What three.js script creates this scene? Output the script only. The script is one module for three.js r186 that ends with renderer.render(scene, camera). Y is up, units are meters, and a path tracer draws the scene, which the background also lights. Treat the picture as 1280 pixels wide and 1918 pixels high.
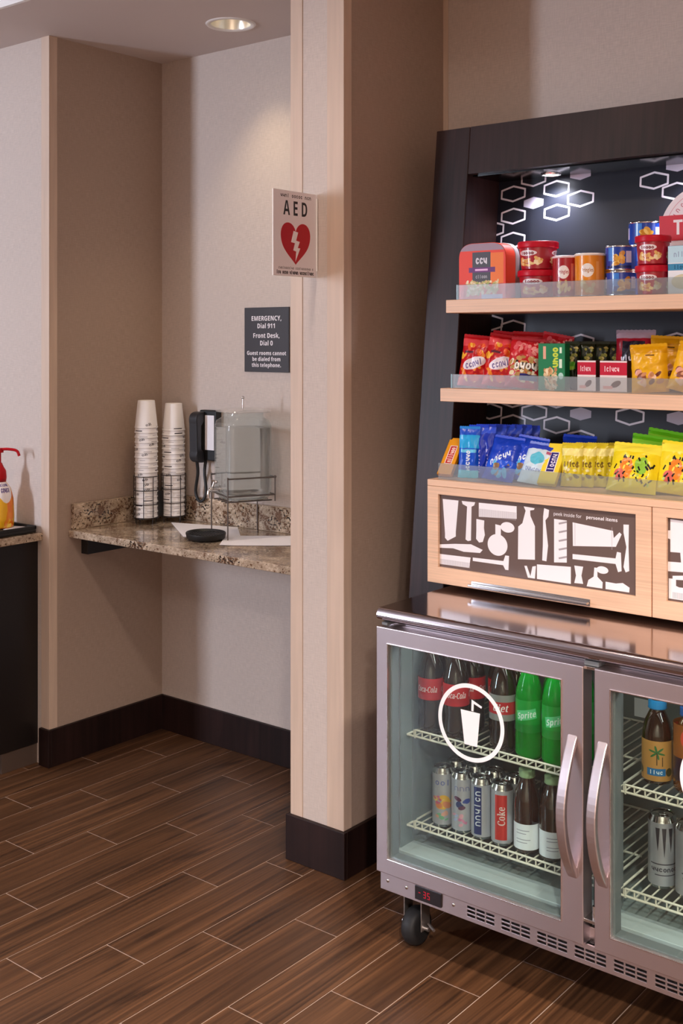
import * as THREE from 'three';
import { RoundedBoxGeometry } from 'three/addons/geometries/RoundedBoxGeometry.js';
import { mergeGeometries, mergeVertices } from 'three/addons/utils/BufferGeometryUtils.js';
import { ImprovedNoise } from 'three/addons/math/ImprovedNoise.js';
import { RectAreaLightUniformsLib } from 'three/addons/lights/RectAreaLightUniformsLib.js';

// ---------- camera, lights, exposure ----------
const scene = new THREE.Scene();
scene.background = new THREE.Color(0x000000);
const camera = new THREE.PerspectiveCamera(48.1775, 1280 / 1918, 0.05, 60);
camera.position.set(0, 1.6, 0);
camera.rotation.y = THREE.MathUtils.degToRad(38.887);          // level camera, shifted lens
camera.setViewOffset(1280, 1918, 0, 321, 1280, 1918);
const renderer = new THREE.WebGLRenderer({ antialias: true });
renderer.toneMapping = THREE.LinearToneMapping;
renderer.toneMappingExposure = 1.08;
renderer.shadowMap.enabled = true;
RectAreaLightUniformsLib.init();
const WINDOW_LIGHT = 60, WINDOW_COLOR = [0.76, 0.83, 1.0], ALCOVE_SPOT = 1.6, PUCK = 1.3, PANEL = 3, COOLER_LED = 26;
const LOBBY_SPOTS = [[-4.9, -1.45, 3], [-2.1, -1.3, 4.5, 1.0, -2.1, -2.7], [-0.3, -1.3, 24], [2.0, -1.45, 10], [-4.0, 0.8, 3], [-1.5, 0.6, 3], [0.9, 0.7, 135, 1.28], [3.2, 0.8, 2]];

// ---------- helpers ----------
let seedState = 7;
const rnd = (a = 0, b = 1) => { seedState = (seedState * 1664525 + 1013904223) >>> 0; return a + (b - a) * (seedState / 4294967296); };
const used = new Map();
function numbered(n) { const k = used.get(n) || 0; used.set(n, k + 1); return k ? n + '_' + String(k).padStart(3, '0') : n; }
const shade = (m) => { m.castShadow = true; m.receiveShadow = true; return m; };
function thing(name, label, category, pos = [0, 0, 0], turn = 0, group) {
  const o = new THREE.Group(); o.name = numbered(name); scene.add(o);
  o.position.set(...pos); o.rotation.order = 'YXZ'; o.rotation.y = turn;
  o.userData = { label, category }; if (group) o.userData.group = group;
  return o;
}
function part(parent, name, geo, mat, label) {
  const g = Array.isArray(geo) ? merge(geo) : geo;
  const m = shade(new THREE.Mesh(g, mat)); m.name = name; parent.add(m);
  if (label) m.userData.label = label;
  return m;
}
function struct(name, geo, mat, label) {
  const m = shade(new THREE.Mesh(Array.isArray(geo) ? merge(geo) : geo, mat)); m.name = name; m.userData.kind = 'structure';
  if (label) m.userData.label = label;
  scene.add(m); return m;
}
function copyOf(src, label, pos, turn = 0, tilt = 0, roll = 0, group) {
  const c = src.clone(); c.name = numbered(src.name.replace(/_\d{3}$/, '')); scene.add(c);
  c.userData = { ...src.userData, label }; if (group) c.userData.group = group;
  c.position.set(...pos); c.rotation.order = 'YXZ'; c.rotation.set(tilt, turn, roll);
  return c;
}
function merge(list) {
  const L = list.map((g) => { const n = g.index ? g.toNonIndexed() : g; for (const k of Object.keys(n.attributes)) if (!['position', 'normal', 'uv'].includes(k)) n.deleteAttribute(k);
    if (!n.attributes.uv) n.setAttribute('uv', new THREE.BufferAttribute(new Float32Array(n.attributes.position.count * 2), 2)); return n; });
  return mergeGeometries(L);
}
// uv in metres, projected along each face's main axis; grain runs along v unless along is 'u'
function mUV(g, s = 1, swap = false, du = 0, dv = 0) {
  const p = g.attributes.position, n = g.attributes.normal, uv = new Float32Array(p.count * 2);
  for (let i = 0; i < p.count; i++) {
    const ax = Math.abs(n.getX(i)), ay = Math.abs(n.getY(i)), az = Math.abs(n.getZ(i));
    let u, v;
    if (ay >= ax && ay >= az) { u = p.getX(i); v = p.getZ(i); } else if (ax >= az) { u = p.getZ(i); v = p.getY(i); } else { u = p.getX(i); v = p.getY(i); }
    if (swap) [u, v] = [v, u];
    uv[i * 2] = (u + du) * s; uv[i * 2 + 1] = (v + dv) * s;
  }
  g.setAttribute('uv', new THREE.BufferAttribute(uv, 2));
  return g;
}
function bx(x0, x1, y0, y1, z0, z1, r = 0.0015, seg = 1) {
  const w = Math.abs(x1 - x0), h = Math.abs(y1 - y0), d = Math.abs(z1 - z0);
  const rr = Math.min(r, Math.min(w, h, d) * 0.45);
  const g = rr > 0.0001 ? new RoundedBoxGeometry(w, h, d, seg, rr) : new THREE.BoxGeometry(w, h, d);
  g.translate((x0 + x1) / 2, (y0 + y1) / 2, (z0 + z1) / 2);
  return mUV(g);
}
const cyl = (r0, r1, h, x, y, z, n = 24, open = false) => new THREE.CylinderGeometry(r0, r1, h, n, 1, open).translate(x, y, z);
function seg(a, b, r, n = 8) {
  const A = new THREE.Vector3(...a), B = new THREE.Vector3(...b), d = B.clone().sub(A), g = new THREE.CylinderGeometry(r, r, d.length(), n);
  g.applyQuaternion(new THREE.Quaternion().setFromUnitVectors(new THREE.Vector3(0, 1, 0), d.normalize()));
  return g.translate((A.x + B.x) / 2, (A.y + B.y) / 2, (A.z + B.z) / 2);
}
const tube = (pts, r, n = 32, k = 8, closed = false) => new THREE.TubeGeometry(new THREE.CatmullRomCurve3(pts.map((p) => new THREE.Vector3(...p)), closed), n, r, k, closed);
const lathe = (pts, n = 32) => new THREE.LatheGeometry(pts.map(([r, y]) => new THREE.Vector2(r, y)), n);
const ball = (r, x, y, z) => new THREE.SphereGeometry(r, 16, 10).translate(x, y, z);
function shapeOf(pts) { const s = new THREE.Shape(); pts.forEach(([x, y], i) => (i ? s.lineTo(x, y) : s.moveTo(x, y))); return s; }
function rectPath(x0, y0, x1, y1, S = THREE.Shape) { const s = new S(); s.moveTo(x0, y0); s.lineTo(x1, y0); s.lineTo(x1, y1); s.lineTo(x0, y1); s.lineTo(x0, y0); return s; }
function extr(shape, depth, bevel = 0, curve = 12) {
  return new THREE.ExtrudeGeometry(shape, { depth, bevelEnabled: bevel > 0, bevelThickness: bevel, bevelSize: bevel, bevelOffset: -bevel, bevelSegments: 2, curveSegments: curve });
}
function frameGeo(x0, y0, x1, y1, l, b, r, t, depth, bevel = 0.0015) {   // a flat frame with its own four widths, front at z = 0, going back
  const s = rectPath(x0, y0, x1, y1); s.holes.push(rectPath(x0 + l, y0 + b, x1 - r, y1 - t, THREE.Path));
  return mUV(extr(s, depth - 2 * bevel, bevel).translate(0, 0, -depth + bevel));
}
// closed solid lofted through rounded-square rings: [half, corner, y]
function squareLoft(rings, n = 8, cap = true) {
  const ringPts = (h, c) => { const o = []; for (let q = 0; q < 4; q++) for (let i = 0; i <= n; i++) { const a = (q + i / n) * Math.PI / 2, cx = [1, -1, -1, 1][q] * (h - c), cz = [1, 1, -1, -1][q] * (h - c); o.push([cx + c * Math.cos(a), cz + c * Math.sin(a)]); } return o; };
  const N = 4 * (n + 1), pos = [], idx = [];
  for (const [h, c, y] of rings) for (const [x, z] of ringPts(h, c)) pos.push(x, y, z);
  for (let r = 0; r + 1 < rings.length; r++) for (let i = 0; i < N; i++) { const a = r * N + i, b = r * N + (i + 1) % N, c = a + N, d = b + N; idx.push(a, c, b, b, c, d); }
  if (cap) for (const [r, up] of [[0, false], [rings.length - 1, true]]) { const k = pos.length / 3; pos.push(0, rings[r][2], 0); for (let i = 0; i < N; i++) { const a = r * N + i, b = r * N + (i + 1) % N; up ? idx.push(a, k, b) : idx.push(a, b, k); } }
  const g = new THREE.BufferGeometry(); g.setAttribute('position', new THREE.Float32BufferAttribute(pos, 3)); g.setIndex(idx); g.computeVertexNormals();
  return g;
}
// ---------- textures ----------
const perlin = new ImprovedNoise();
function dataTex(w, h, fn, srgb = true) {
  const d = new Uint8Array(w * h * 4);
  for (let y = 0; y < h; y++) for (let x = 0; x < w; x++) { const c = fn(x / w, y / h, x, y), i = (y * w + x) * 4; d[i] = Math.max(0, Math.min(255, c[0])); d[i + 1] = Math.max(0, Math.min(255, c[1])); d[i + 2] = Math.max(0, Math.min(255, c[2])); d[i + 3] = 255; }
  const t = new THREE.DataTexture(d, w, h); t.wrapS = t.wrapT = THREE.RepeatWrapping; t.magFilter = THREE.LinearFilter; t.minFilter = THREE.LinearMipmapLinearFilter; t.generateMipmaps = true;
  if (srgb) t.colorSpace = THREE.SRGBColorSpace; t.needsUpdate = true; return t;
}
// noise that repeats with period p in both directions
function tn(u, v, p, z = 0) {
  const x = u * p, y = v * p, a = u, b = v, N = (i, j) => perlin.noise(x - i * p, y - j * p, z);
  return N(0, 0) * (1 - a) * (1 - b) + N(1, 0) * a * (1 - b) + N(0, 1) * (1 - a) * b + N(1, 1) * a * b;
}
function tn2(u, v, px, py, z = 0) {
  const N = (i, j) => perlin.noise((u - i) * px, (v - j) * py, z);
  return N(0, 0) * (1 - u) * (1 - v) + N(1, 0) * u * (1 - v) + N(0, 1) * (1 - u) * v + N(1, 1) * u * v;
}
function canvasTex(w, h, draw) {
  const c = document.createElement('canvas'); c.width = w; c.height = h; const g = c.getContext('2d'); draw(g, w, h);
  const t = new THREE.CanvasTexture(c); t.colorSpace = THREE.SRGBColorSpace; t.anisotropy = 8; return t;
}
// marks that read as lettering too small or blurred to make out
function glyphs(g, x, y, w, h, n, col, lw = 5) {
  g.strokeStyle = col; g.lineWidth = lw; g.lineCap = 'round'; g.lineJoin = 'round'; const s = w / n;
  for (let i = 0; i < n; i++) {
    const px = x + i * s + s * 0.15, q = s * 0.66, k = Math.floor(rnd(0, 5)); if (n > 8 && rnd() < 0.12) continue;
    g.beginPath();
    if (k === 0) g.ellipse(px + q / 2, y + h * 0.62, q * 0.42, h * 0.36, 0, 0, 7);
    else if (k === 1) { g.moveTo(px + q * 0.4, y); g.lineTo(px + q * 0.4, y + h); }
    else if (k === 2) g.ellipse(px + q / 2, y + h * 0.62, q * 0.42, h * 0.36, 0, 0.7, 5.6);
    else if (k === 3) { g.moveTo(px, y + h); g.lineTo(px, y + h * 0.35); g.bezierCurveTo(px + q * 0.3, y + h * 0.2, px + q, y + h * 0.2, px + q * 0.9, y + h); }
    else { g.moveTo(px, y + h * 0.28); g.bezierCurveTo(px, y + h, px + q * 0.9, y + h * 1.05, px + q * 0.9, y + h * 0.28); g.lineTo(px + q * 0.9, y + h); }
    g.stroke();
  }
}
const withScale = (t, sx, sy) => { const c = t.clone(); c.repeat.set(sx, sy); c.needsUpdate = true; return c; };
const S = (o) => new THREE.MeshStandardMaterial(o), Ph = (o) => new THREE.MeshPhysicalMaterial(o);

// wood-look porcelain: long grain along v
const floorTex = dataTex(1024, 2048, (u, v) => {
  const w = tn2(u, v, 6, 2, 3) * 0.035, x = (u + w + 1) % 1, g1 = tn2(x, v, 44, 3, 1), g2 = tn2(x, v, 150, 5, 5), g3 = tn2(u, v, 16, 2, 9), g4 = tn2(x, v, 90, 2, 31), kn = Math.max(0, tn2(x, v, 22, 6, 21) - 0.25) * 1.7;
  const k = 0.55 + g1 * 0.42 + g2 * 0.3 + g3 * 0.26 + g4 * 0.4 - kn;
  return [48 + k * 90, 30 + k * 67, 19 + k * 48];
});
const linenBump = dataTex(512, 512, (u, v) => { const k = 128 + 50 * tn2(u, v, 150, 24, 2) + 50 * tn2(u, v, 24, 150, 8) + 30 * tn2(u, v, 200, 200, 4); return [k, k, k]; }, false);
const linenTex = dataTex(512, 512, (u, v) => { const k = 1 + 0.05 * tn2(u, v, 150, 20, 2) + 0.05 * tn2(u, v, 20, 150, 8) ; return [200 * k, 186 * k, 176 * k]; });
const graniteTex = dataTex(1024, 1024, (u, v) => {
  const a = tn(u, v, 9, 1), b = tn(u, v, 34, 3), c = tn(u, v, 80, 7), d = tn(u, v, 55, 13), e = tn(u, v, 130, 17);
  const L = tn(u, v, 4, 23); let r = 166 + 60 * a + 46 * b + 44 * c + 40 * L, g = 146 + 60 * a + 46 * b + 44 * c + 36 * L, bl = 124 + 54 * a + 46 * b + 46 * c + 34 * L;
  if (b + 0.5 * c + a * 0.7 + L * 0.7 < -0.24) { r = 112 + 60 * c; g = 84 + 55 * c; bl = 64 + 48 * c; }
  if (d + 0.35 * a + 0.3 * e - 0.5 * L > 0.36) { r = 42; g = 33; bl = 30; }
  if (d - 0.3 * a < -0.45) { r = 226; g = 214; bl = 198; }
  if (e > 0.5) { r *= 0.55; g *= 0.5; bl *= 0.5; }
  return [r, g, bl];
});
const mapleTex = dataTex(1024, 512, (u, v) => { const g = tn2(u, v, 3, 60, 2), h = tn2(u, v, 6, 170, 5), m = tn2(u, v, 2, 7, 9); const k = 1 + g * 0.07 + h * 0.06 + m * 0.05; return [230 * k, 190 * k, 158 * k]; });
const espTex = dataTex(512, 512, (u, v) => { const g = tn2(u, v, 40, 3, 2), h = tn2(u, v, 110, 4, 5), m = tn2(u, v, 5, 4, 9); const k = 1 + g * 0.3 + h * 0.2 + m * 0.45; return [52 * k, 38 * k, 36 * k]; });
const brushed = dataTex(512, 512, (u, v) => { const k = 128 + 70 * tn2(u, v, 4, 240, 2) + 40 * tn2(u, v, 9, 120, 6); return [k, k, k]; }, false);
const trimTex = dataTex(256, 512, (u, v) => { const k = 1 + 0.07 * tn2(u, v, 40, 3, 2) + 0.05 * tn2(u, v, 110, 5, 5); return [204 * k, 181 * k, 162 * k]; });

const M = {
  wall: S({ map: withScale(linenTex, 2, 2), bumpMap: withScale(linenBump, 2, 2), bumpScale: 0.0006, roughness: 0.72 }),
  accent: S({ map: withScale(linenTex, 2, 2), color: 0xd8ccc2, bumpMap: withScale(linenBump, 2, 2), bumpScale: 0.0006, roughness: 0.72 }),
  ceil: S({ color: 0xcfc2bd, roughness: 0.9, bumpMap: withScale(linenBump, 1, 1), bumpScale: 0.0004 }),
  white: S({ color: 0xeeebe8, roughness: 0.55 }),
  grout: S({ color: 0xb49c8c, roughness: 0.9 }),
  planks: [0xe0dcd4, 0xdad5cc, 0xd3cec4, 0xded8ce].map((c) => S({ map: floorTex, color: c, roughness: 0.42, bumpMap: floorTex, bumpScale: 0.0006 })),
  base: Ph({ map: espTex, color: 0xbca8a4, roughness: 0.45, specularIntensity: 0.5 }),
  trim: S({ map: trimTex, roughness: 0.55 }),
  esp: Ph({ map: withScale(espTex, 1.5, 1.5), color: 0xd8c4c4, roughness: 0.4, specularIntensity: 0.45 }),
  maple: S({ map: withScale(mapleTex, 1.6, 3), roughness: 0.45 }),
  granite: Ph({ map: withScale(graniteTex, 2.2, 2.2), roughness: 0.16, clearcoat: 0.4, clearcoatRoughness: 0.08 }),
  steel: S({ color: 0xd6cacc, metalness: 1, roughness: 0.36, roughnessMap: null, bumpMap: withScale(brushed, 3, 3), bumpScale: 0.00008 }),
  steelTop: S({ color: 0xb3a9ac, metalness: 1, roughness: 0.12, bumpMap: withScale(brushed, 2, 2), bumpScale: 0.00003 }),
  chrome: S({ color: 0xd8d8d8, metalness: 1, roughness: 0.12 }),
  standWire: S({ color: 0x6e6764, metalness: 0.8, roughness: 0.35 }),
  darkWire: S({ color: 0x4a4544, metalness: 0.8, roughness: 0.35 }),
  black: S({ color: 0x151516, roughness: 0.5 }),
  blackGloss: S({ color: 0x0b0c10, roughness: 0.12 }),
  rubber: S({ color: 0x1b1b1d, roughness: 0.6 }),
  darkPlastic: S({ color: 0x24252a, roughness: 0.38 }),
  liner: S({ color: 0x727a7b, roughness: 0.4 }),
  linerDark: S({ color: 0x5c605f, roughness: 0.5 }),
  gasket: S({ color: 0x6f7478, roughness: 0.5 }),
  wireWhite: S({ color: 0xd8d0c2, roughness: 0.4 }),
  glass: Ph({ color: 0xf4fbf8, transmission: 1, thickness: 0, roughness: 0.02, ior: 1.45 }),
  frost: Ph({ color: 0xe6eced, transmission: 0.92, thickness: 0, roughness: 0.3, ior: 1.35 }),
  frostEdge: Ph({ color: 0x7fb8bd, transmission: 0.4, thickness: 0, roughness: 0.25 }),
  decal: S({ color: 0xf6f4f6, roughness: 0.5 }),
  paper: S({ color: 0xf1eef2, roughness: 0.8 }),
  shine: (c, r = 0.3) => Ph({ color: c, roughness: r, specularIntensity: 0.5 }),
};
// ---------- room shell ----------
const LX = -3.553, BZ = -3.222, FZ = -2.657, PX = -2.135, PL = -2.34, KZ = -3.19, CH = 2.745, LH = 3.05;
const RX0 = -7, RX1 = 4.5, RZ = 1.95;
const floor = struct('floor', bx(RX0 - 0.2, RX1 + 0.2, -0.16, -0.0012, -3.5, RZ + 0.2, 0), M.grout, 'wood-look plank tile floor with thin pale grout lines');
{
  const PW = 0.15, PLn = 0.6207, gap = 0.0028, rest = [];
  const variants = [];
  for (let i = 0; i < 8; i++) { const g = new RoundedBoxGeometry(PW - gap, 0.009, PLn - gap, 1, 0.0009); mUV(g, 1, false, rnd(0, 3), rnd(0, 3)); variants.push(g); }
  // put grain scale in the geometry: 0.9 m across the picture, 1.4 m along it
  for (const g of variants) { const uv = g.attributes.uv; for (let i = 0; i < uv.count; i++) uv.setXY(i, uv.getX(i) / 0.75, uv.getY(i) / 1.5); }
  for (let k = -31; k < 46; k++) {
    const x = -2.54 + (k + 0.5) * PW, off = -2.385 - 0.2069 * (((k % 3) + 3) % 3);
    if (x < RX0 || x > RX1) continue;
    for (let j = -2; j < 9; j++) {
      const z0 = off + j * PLn, zc = z0 + PLn / 2;
      if (zc < -3.35 || zc > RZ) continue;
      const g = variants[(k * 7 + j * 3 + 700) % 8];
      const near = x > -4.3 && x < 0.2 && zc < -0.5;
      if (near) {
        if (x < LX - 0.2 && z0 + PLn < FZ) continue;
        const m = part(floor, 'plank', g, M.planks[(k * 5 + j * 11 + 900) % 4]); m.position.set(x, -0.0045, zc);
      } else rest.push(g.clone().translate(x, -0.0045, zc));
    }
  }
  const r = part(floor, 'plank_field', rest, M.planks[0]); r.userData.kind = 'stuff';
}
part(struct('wall_left', bx(RX0, LX - 0.001, 0, LH, -3.5, FZ, 0), M.wall), 'wallcovering', bx(LX - 0.001, LX, 0, CH, BZ, FZ - 0.001, 0), M.accent, 'brown textured wallcovering');
struct('wall_back', bx(LX, PL, 0, LH, -3.5, BZ, 0), M.wall);
part(struct('wall_pillar', bx(PL, PX - 0.001, 0, LH, -3.5, FZ, 0), M.wall), 'wallcovering', bx(PX - 0.001, PX, 0, CH, KZ, FZ - 0.001, 0), M.accent, 'brown textured wallcovering');
struct('wall_niche', bx(PX - 0.001, RX1, 0, LH, -3.5, KZ, 0), M.wall);
struct('wall_side_left', bx(RX0 - 0.2, RX0, 0, LH, -3.5, RZ + 0.2, 0), M.wall);
struct('wall_side_right', bx(RX1, RX1 + 0.2, 0, LH, -3.5, RZ + 0.2, 0), M.wall);
const WX0 = -5.37, WX1 = -4.83, WY0 = 1.05, WY1 = 2.65;
{ // front wall (behind the camera) with a window opening
  const s = rectPath(RX0, 0, RX1, LH); s.holes.push(rectPath(WX0, WY0, WX1, WY1, THREE.Path));
  struct('wall_front', mUV(extr(s, 0.2).translate(0, 0, RZ)), M.wall);
  const w = struct('window_1', frameGeo(WX0, WY0, WX1, WY1, 0.04, 0.04, 0.04, 0.04, 0.06).translate(0, 0, RZ + 0.06), M.white);
  const glow = part(w, 'window_blind', bx(WX0 + 0.04, WX1 - 0.04, WY0 + 0.04, WY1 - 0.04, RZ + 0.03, RZ + 0.04, 0), S({ color: 0xffffff, emissive: 0xe4ecff, emissiveIntensity: 3, roughness: 0.9 }));
  const a = new THREE.RectAreaLight(new THREE.Color(...WINDOW_COLOR), WINDOW_LIGHT, WX1 - WX0 - 0.08, WY1 - WY0 - 0.08);
  a.position.set((WX0 + WX1) / 2, (WY0 + WY1) / 2, RZ - 0.01); a.lookAt((WX0 + WX1) / 2, (WY0 + WY1) / 2, -5); scene.add(a);
}
const SOFZ = -2.343, DLX = -2.913, DLZ = -2.973, DLR = 0.075;
{ // lowered ceiling over the alcove, with the hole of its downlight
  const s = rectPath(RX0, -SOFZ, RX1, 3.5); const h = new THREE.Path(); h.absarc(DLX, -DLZ, DLR, 0, Math.PI * 2); s.holes.push(h);
  const g = extr(s, LH - CH, 0, 24).rotateX(-Math.PI / 2).translate(0, CH, 0);
  struct('ceiling_alcove', mUV(g), M.ceil);
  struct('ceiling', bx(RX0 - 0.2, RX1 + 0.2, LH, LH + 0.2, -3.5, RZ + 0.2, 0), M.white);
  struct('trim_1', [bx(RX0, RX1, CH, CH + 0.03, SOFZ, SOFZ + 0.014), bx(RX0, RX1, CH + 0.03, CH + 0.07, SOFZ, SOFZ + 0.022)], M.white, 'white moulding along the edge of the lowered ceiling');
}
{ // baseboards, corner guards
  const H = 0.14, T = 0.014, b = (n, ...g) => struct(n, g, M.base);
  b('baseboard_left', bx(LX, LX + T, 0, H, BZ, FZ, 0.002), bx(-3.6, LX + T, 0, H, FZ, FZ + T, 0.002));
  b('baseboard_back', bx(LX + T, PL, 0, H, BZ, BZ + T, 0.002));
  b('baseboard_pillar', bx(PL - T, PX + T, 0, H, FZ, FZ + T, 0.002), bx(PX, PX + T, 0, H, KZ, FZ, 0.002), bx(PL - T, PL, 0, H, BZ + T, FZ, 0.002));
  b('baseboard_niche', bx(PX + T, RX1, 0, H, KZ, KZ + T, 0.002));
  const t = 0.003;
  struct('trim_2', [bx(LX - 0.045, LX + t, H, CH, FZ, FZ + t, 0.001), bx(LX, LX + t, H, CH, FZ - 0.035, FZ, 0.001)], M.trim, 'beige wood-grain corner guard left of the alcove');
  struct('trim_3', [bx(PL - t, PL + 0.045, H, CH, FZ, FZ + t, 0.001), bx(PL - t, PL, H, CH, FZ - 0.035, FZ, 0.001)], M.trim, 'beige wood-grain corner guard on the left edge of the pillar');
  struct('trim_4', [bx(PX - 0.062, PX + t, H, CH, FZ, FZ + t, 0.001), bx(PX, PX + t, H, CH, FZ - 0.035, FZ, 0.001)], M.trim, 'beige wood-grain corner guard on the right edge of the pillar');
  struct('trim_5', bx(PX, PX + 0.02, H, CH, KZ, KZ + 0.003, 0.001), M.trim, 'narrow corner strip where the pillar meets the niche wall');
}
function spot(x, y, z, I, color, angle, radius, tx = x, tz = z) {
  const s = new THREE.SpotLight(color, I, 0, angle, 1, 2); s.position.set(x, y, z); s.target.position.set(tx, 0, tz); s.castShadow = true; s.shadow.radius = radius; scene.add(s, s.target); return s;
}
{ // alcove downlight: trim ring, reflector with bright facets, lamp
  const d = thing('downlight', 'round recessed downlight with a bright mirrored cone in the alcove ceiling', 'ceiling light', [DLX, CH, DLZ]);
  part(d, 'trim_ring', lathe([[DLR - 0.004, 0.004], [DLR - 0.002, -0.003], [DLR + 0.012, -0.005], [DLR + 0.016, 0.0]], 48), M.white);
  const refl = part(d, 'reflector', lathe([[DLR - 0.004, 0.0], [DLR - 0.01, 0.03], [0.05, 0.08], [0.036, 0.1]], 40), Ph({ color: 0xf2eee2, metalness: 1, roughness: 0.3, side: THREE.DoubleSide }));
  part(d, 'lamp_glow', lathe([[0, 0.088], [0.02, 0.089], [0.034, 0.097], [0.036, 0.1]], 24), S({ color: 0xffffff, emissive: 0xfff3d8, emissiveIntensity: 16 }));
  part(d, 'housing', lathe([[DLR - 0.001, 0.002], [DLR - 0.001, 0.115], [0, 0.115]], 32), S({ color: 0x555555, side: THREE.DoubleSide }));
  spot(DLX, CH + 0.075, DLZ, ALCOVE_SPOT, 0xffe4ba, 0.72, 1.5);
}
function lobbyLight(x, z, power, cone = 1.12, tx = x, tz = z) {
  const d = thing('ceiling_light', 'flush round ceiling light in the lobby', 'ceiling light', [x, LH, z], 0, 'flush lobby ceiling lights');
  part(d, 'ring', lathe([[0.1, -0.001], [0.1, -0.012], [0.118, -0.012], [0.122, 0]], 32), M.white);
  part(d, 'lamp_lens', lathe([[0, -0.008], [0.1, -0.007]], 32), S({ color: 0xffffff, emissive: 0xffe8d0, emissiveIntensity: 4 }));
  spot(x, LH - 0.03, z, power, x > 0 ? 0xfff4ec : 0xffecde, cone, 4, tx, tz);
}
for (const s of LOBBY_SPOTS) lobbyLight(...s);
{ // a wide ceiling fixture in the lobby
  for (const [x, z] of [[1.9, 0.1]]) {
    const d = thing('light_panel', 'square flat light panel in the lobby ceiling', 'ceiling light', [x, LH, z]);
    part(d, 'frame', frameGeo(-0.62, -0.62, 0.62, 0.62, 0.03, 0.03, 0.03, 0.03, 0.02).rotateX(Math.PI / 2).translate(0, -0.02, 0), M.white);
    part(d, 'lamp_lens', bx(-0.59, 0.59, -0.012, -0.004, -0.59, 0.59, 0), S({ color: 0xffffff, emissive: 0xfff0e4, emissiveIntensity: 2 }));
    const a = new THREE.RectAreaLight(new THREE.Color(1, 0.92, 0.87), PANEL, 1.18, 1.18); a.position.set(x, LH - 0.03, z); a.lookAt(x, 0, z); scene.add(a);
  }
}
// ---------- snack kiosk ----------
const origin = new Map();
function rootAt(name, label, category, pos, group) { const t = thing(name, label, category, pos, 0, group); origin.set(t, pos); return t; }
function partW(parent, name, geo, mat, label) {          // geometry given in room coordinates
  let o = parent; while (!origin.has(o)) o = o.parent;
  const p = origin.get(o), g = Array.isArray(geo) ? merge(geo) : geo;
  return part(parent, name, g.translate(-p[0], -p[1], -p[2]), mat, label);
}
const XL = -1.867, XR = -0.51;
const kFront = (y) => -2.785 - (y - 0.835) * 0.1064, kBack = (y) => -3.028 - (y - 1.383) * 0.104;
const alongX = (pts, x0, x1, bev = 0.002) => mUV(extr(shapeOf(pts), x1 - x0 - 2 * bev, bev).rotateY(-Math.PI / 2).translate(x1 - bev, 0, 0));
const kiosk = rootAt('snack_kiosk', 'tall dark wood snack display leaning back, with pale wood shelves and printed cabinet doors', 'display', [-1.1885, 0, -2.93]);
for (const [a, b] of [[XL - 0.123, XL], [XR, XR + 0.123]]) partW(kiosk, 'side_panel', alongX([[-3.17, 0], [kFront(0), 0], [kFront(2.245), 2.245], [-3.17, 2.245]], a, b, 0.003), M.esp);
partW(kiosk, 'header', alongX([[-3.17, 2.101], [kFront(2.101), 2.101], [kFront(2.245), 2.245], [-3.17, 2.245]], XL, XR), M.esp);
partW(kiosk, 'canopy_panel', bx(XL, XR, 2.096, 2.101, kBack(2.1), kFront(2.1) - 0.03, 0), M.blackGloss, 'glossy black underside of the header');
{
  const hexes = [[-1.814, 2.055, 0], [-1.81, 1.985, 0], [-1.807, 1.91, 0], [-1.741, 2.021, 1], [-1.665, 2.059, 0], [-1.66, 1.986, 0], [-1.583, 2.022, 0], [-1.745, 2.097, 0], [-1.587, 2.097, 1], [-1.354, 2.056, 0], [-1.286, 2.02, 0], [-1.286, 2.094, 1], [-1.884, 1.948, 0], [-1.87, 1.655, 0], [-1.79, 1.638, 0],
    [-1.793, 1.708, 0], [-1.645, 1.707, 0], [-1.56, 1.594, 0]].concat([[-1.856, 1.383, 0], [-1.773, 1.351, 0], [-1.777, 1.422, 0], [-1.702, 1.386, 0], [-1.625, 1.351, 0], [-1.629, 1.426, 0], [-1.549, 1.387, 1], [-1.545, 1.315, 0], [-1.396, 1.386, 0], [-1.253, 1.387, 1], [-1.268, 1.597, 0], [-1.06, 2.02, 0], [-0.98, 1.98, 0], [-0.9, 1.65, 1], [-0.8, 1.4, 0], [-0.72, 1.43, 0], [-0.7, 2.0, 0], [-0.62, 1.96, 1]]);
  const Y0 = 0.912, Y1 = 2.1, W = XR - XL, H = Y1 - Y0;
  const tex = canvasTex(2048, 1792, (g, w, h) => {
    g.fillStyle = '#191b25'; g.fillRect(0, 0, w, h);
    for (const [x, y, f] of hexes) {
      const rx = (f ? 0.034 : 0.041) * w / W, ry = (f ? 0.019 : 0.0235) * h / H, cx = (x - XL) / W * w, cy = (Y1 - y) / H * h;
      g.beginPath(); for (const [a, b] of [[0, -1], [1, -0.52], [1, 0.52], [0, 1], [-1, 0.52], [-1, -0.52]]) g.lineTo(cx + a * rx, cy + b * ry); g.closePath();
      g.lineWidth = 9; g.lineJoin = 'round'; if (f) { g.fillStyle = '#b9b4c6'; g.fill(); } else { g.strokeStyle = '#e8e4ee'; g.stroke(); }
    }
  });
  const geo = alongX([[kBack(Y0) - 0.012, Y0], [kBack(Y0), Y0], [kBack(Y1), Y1], [kBack(Y1) - 0.012, Y1]], XL, XR, 0);
  const p = geo.attributes.position, uv = geo.attributes.uv; for (let i = 0; i < p.count; i++) uv.setXY(i, (p.getX(i) - XL) / W, (p.getY(i) - Y0) / H);
  partW(kiosk, 'back_panel', geo, Ph({ map: tex, roughness: 0.4, specularIntensity: 0.6 }), 'black back panel printed with white hexagons');
}
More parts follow.
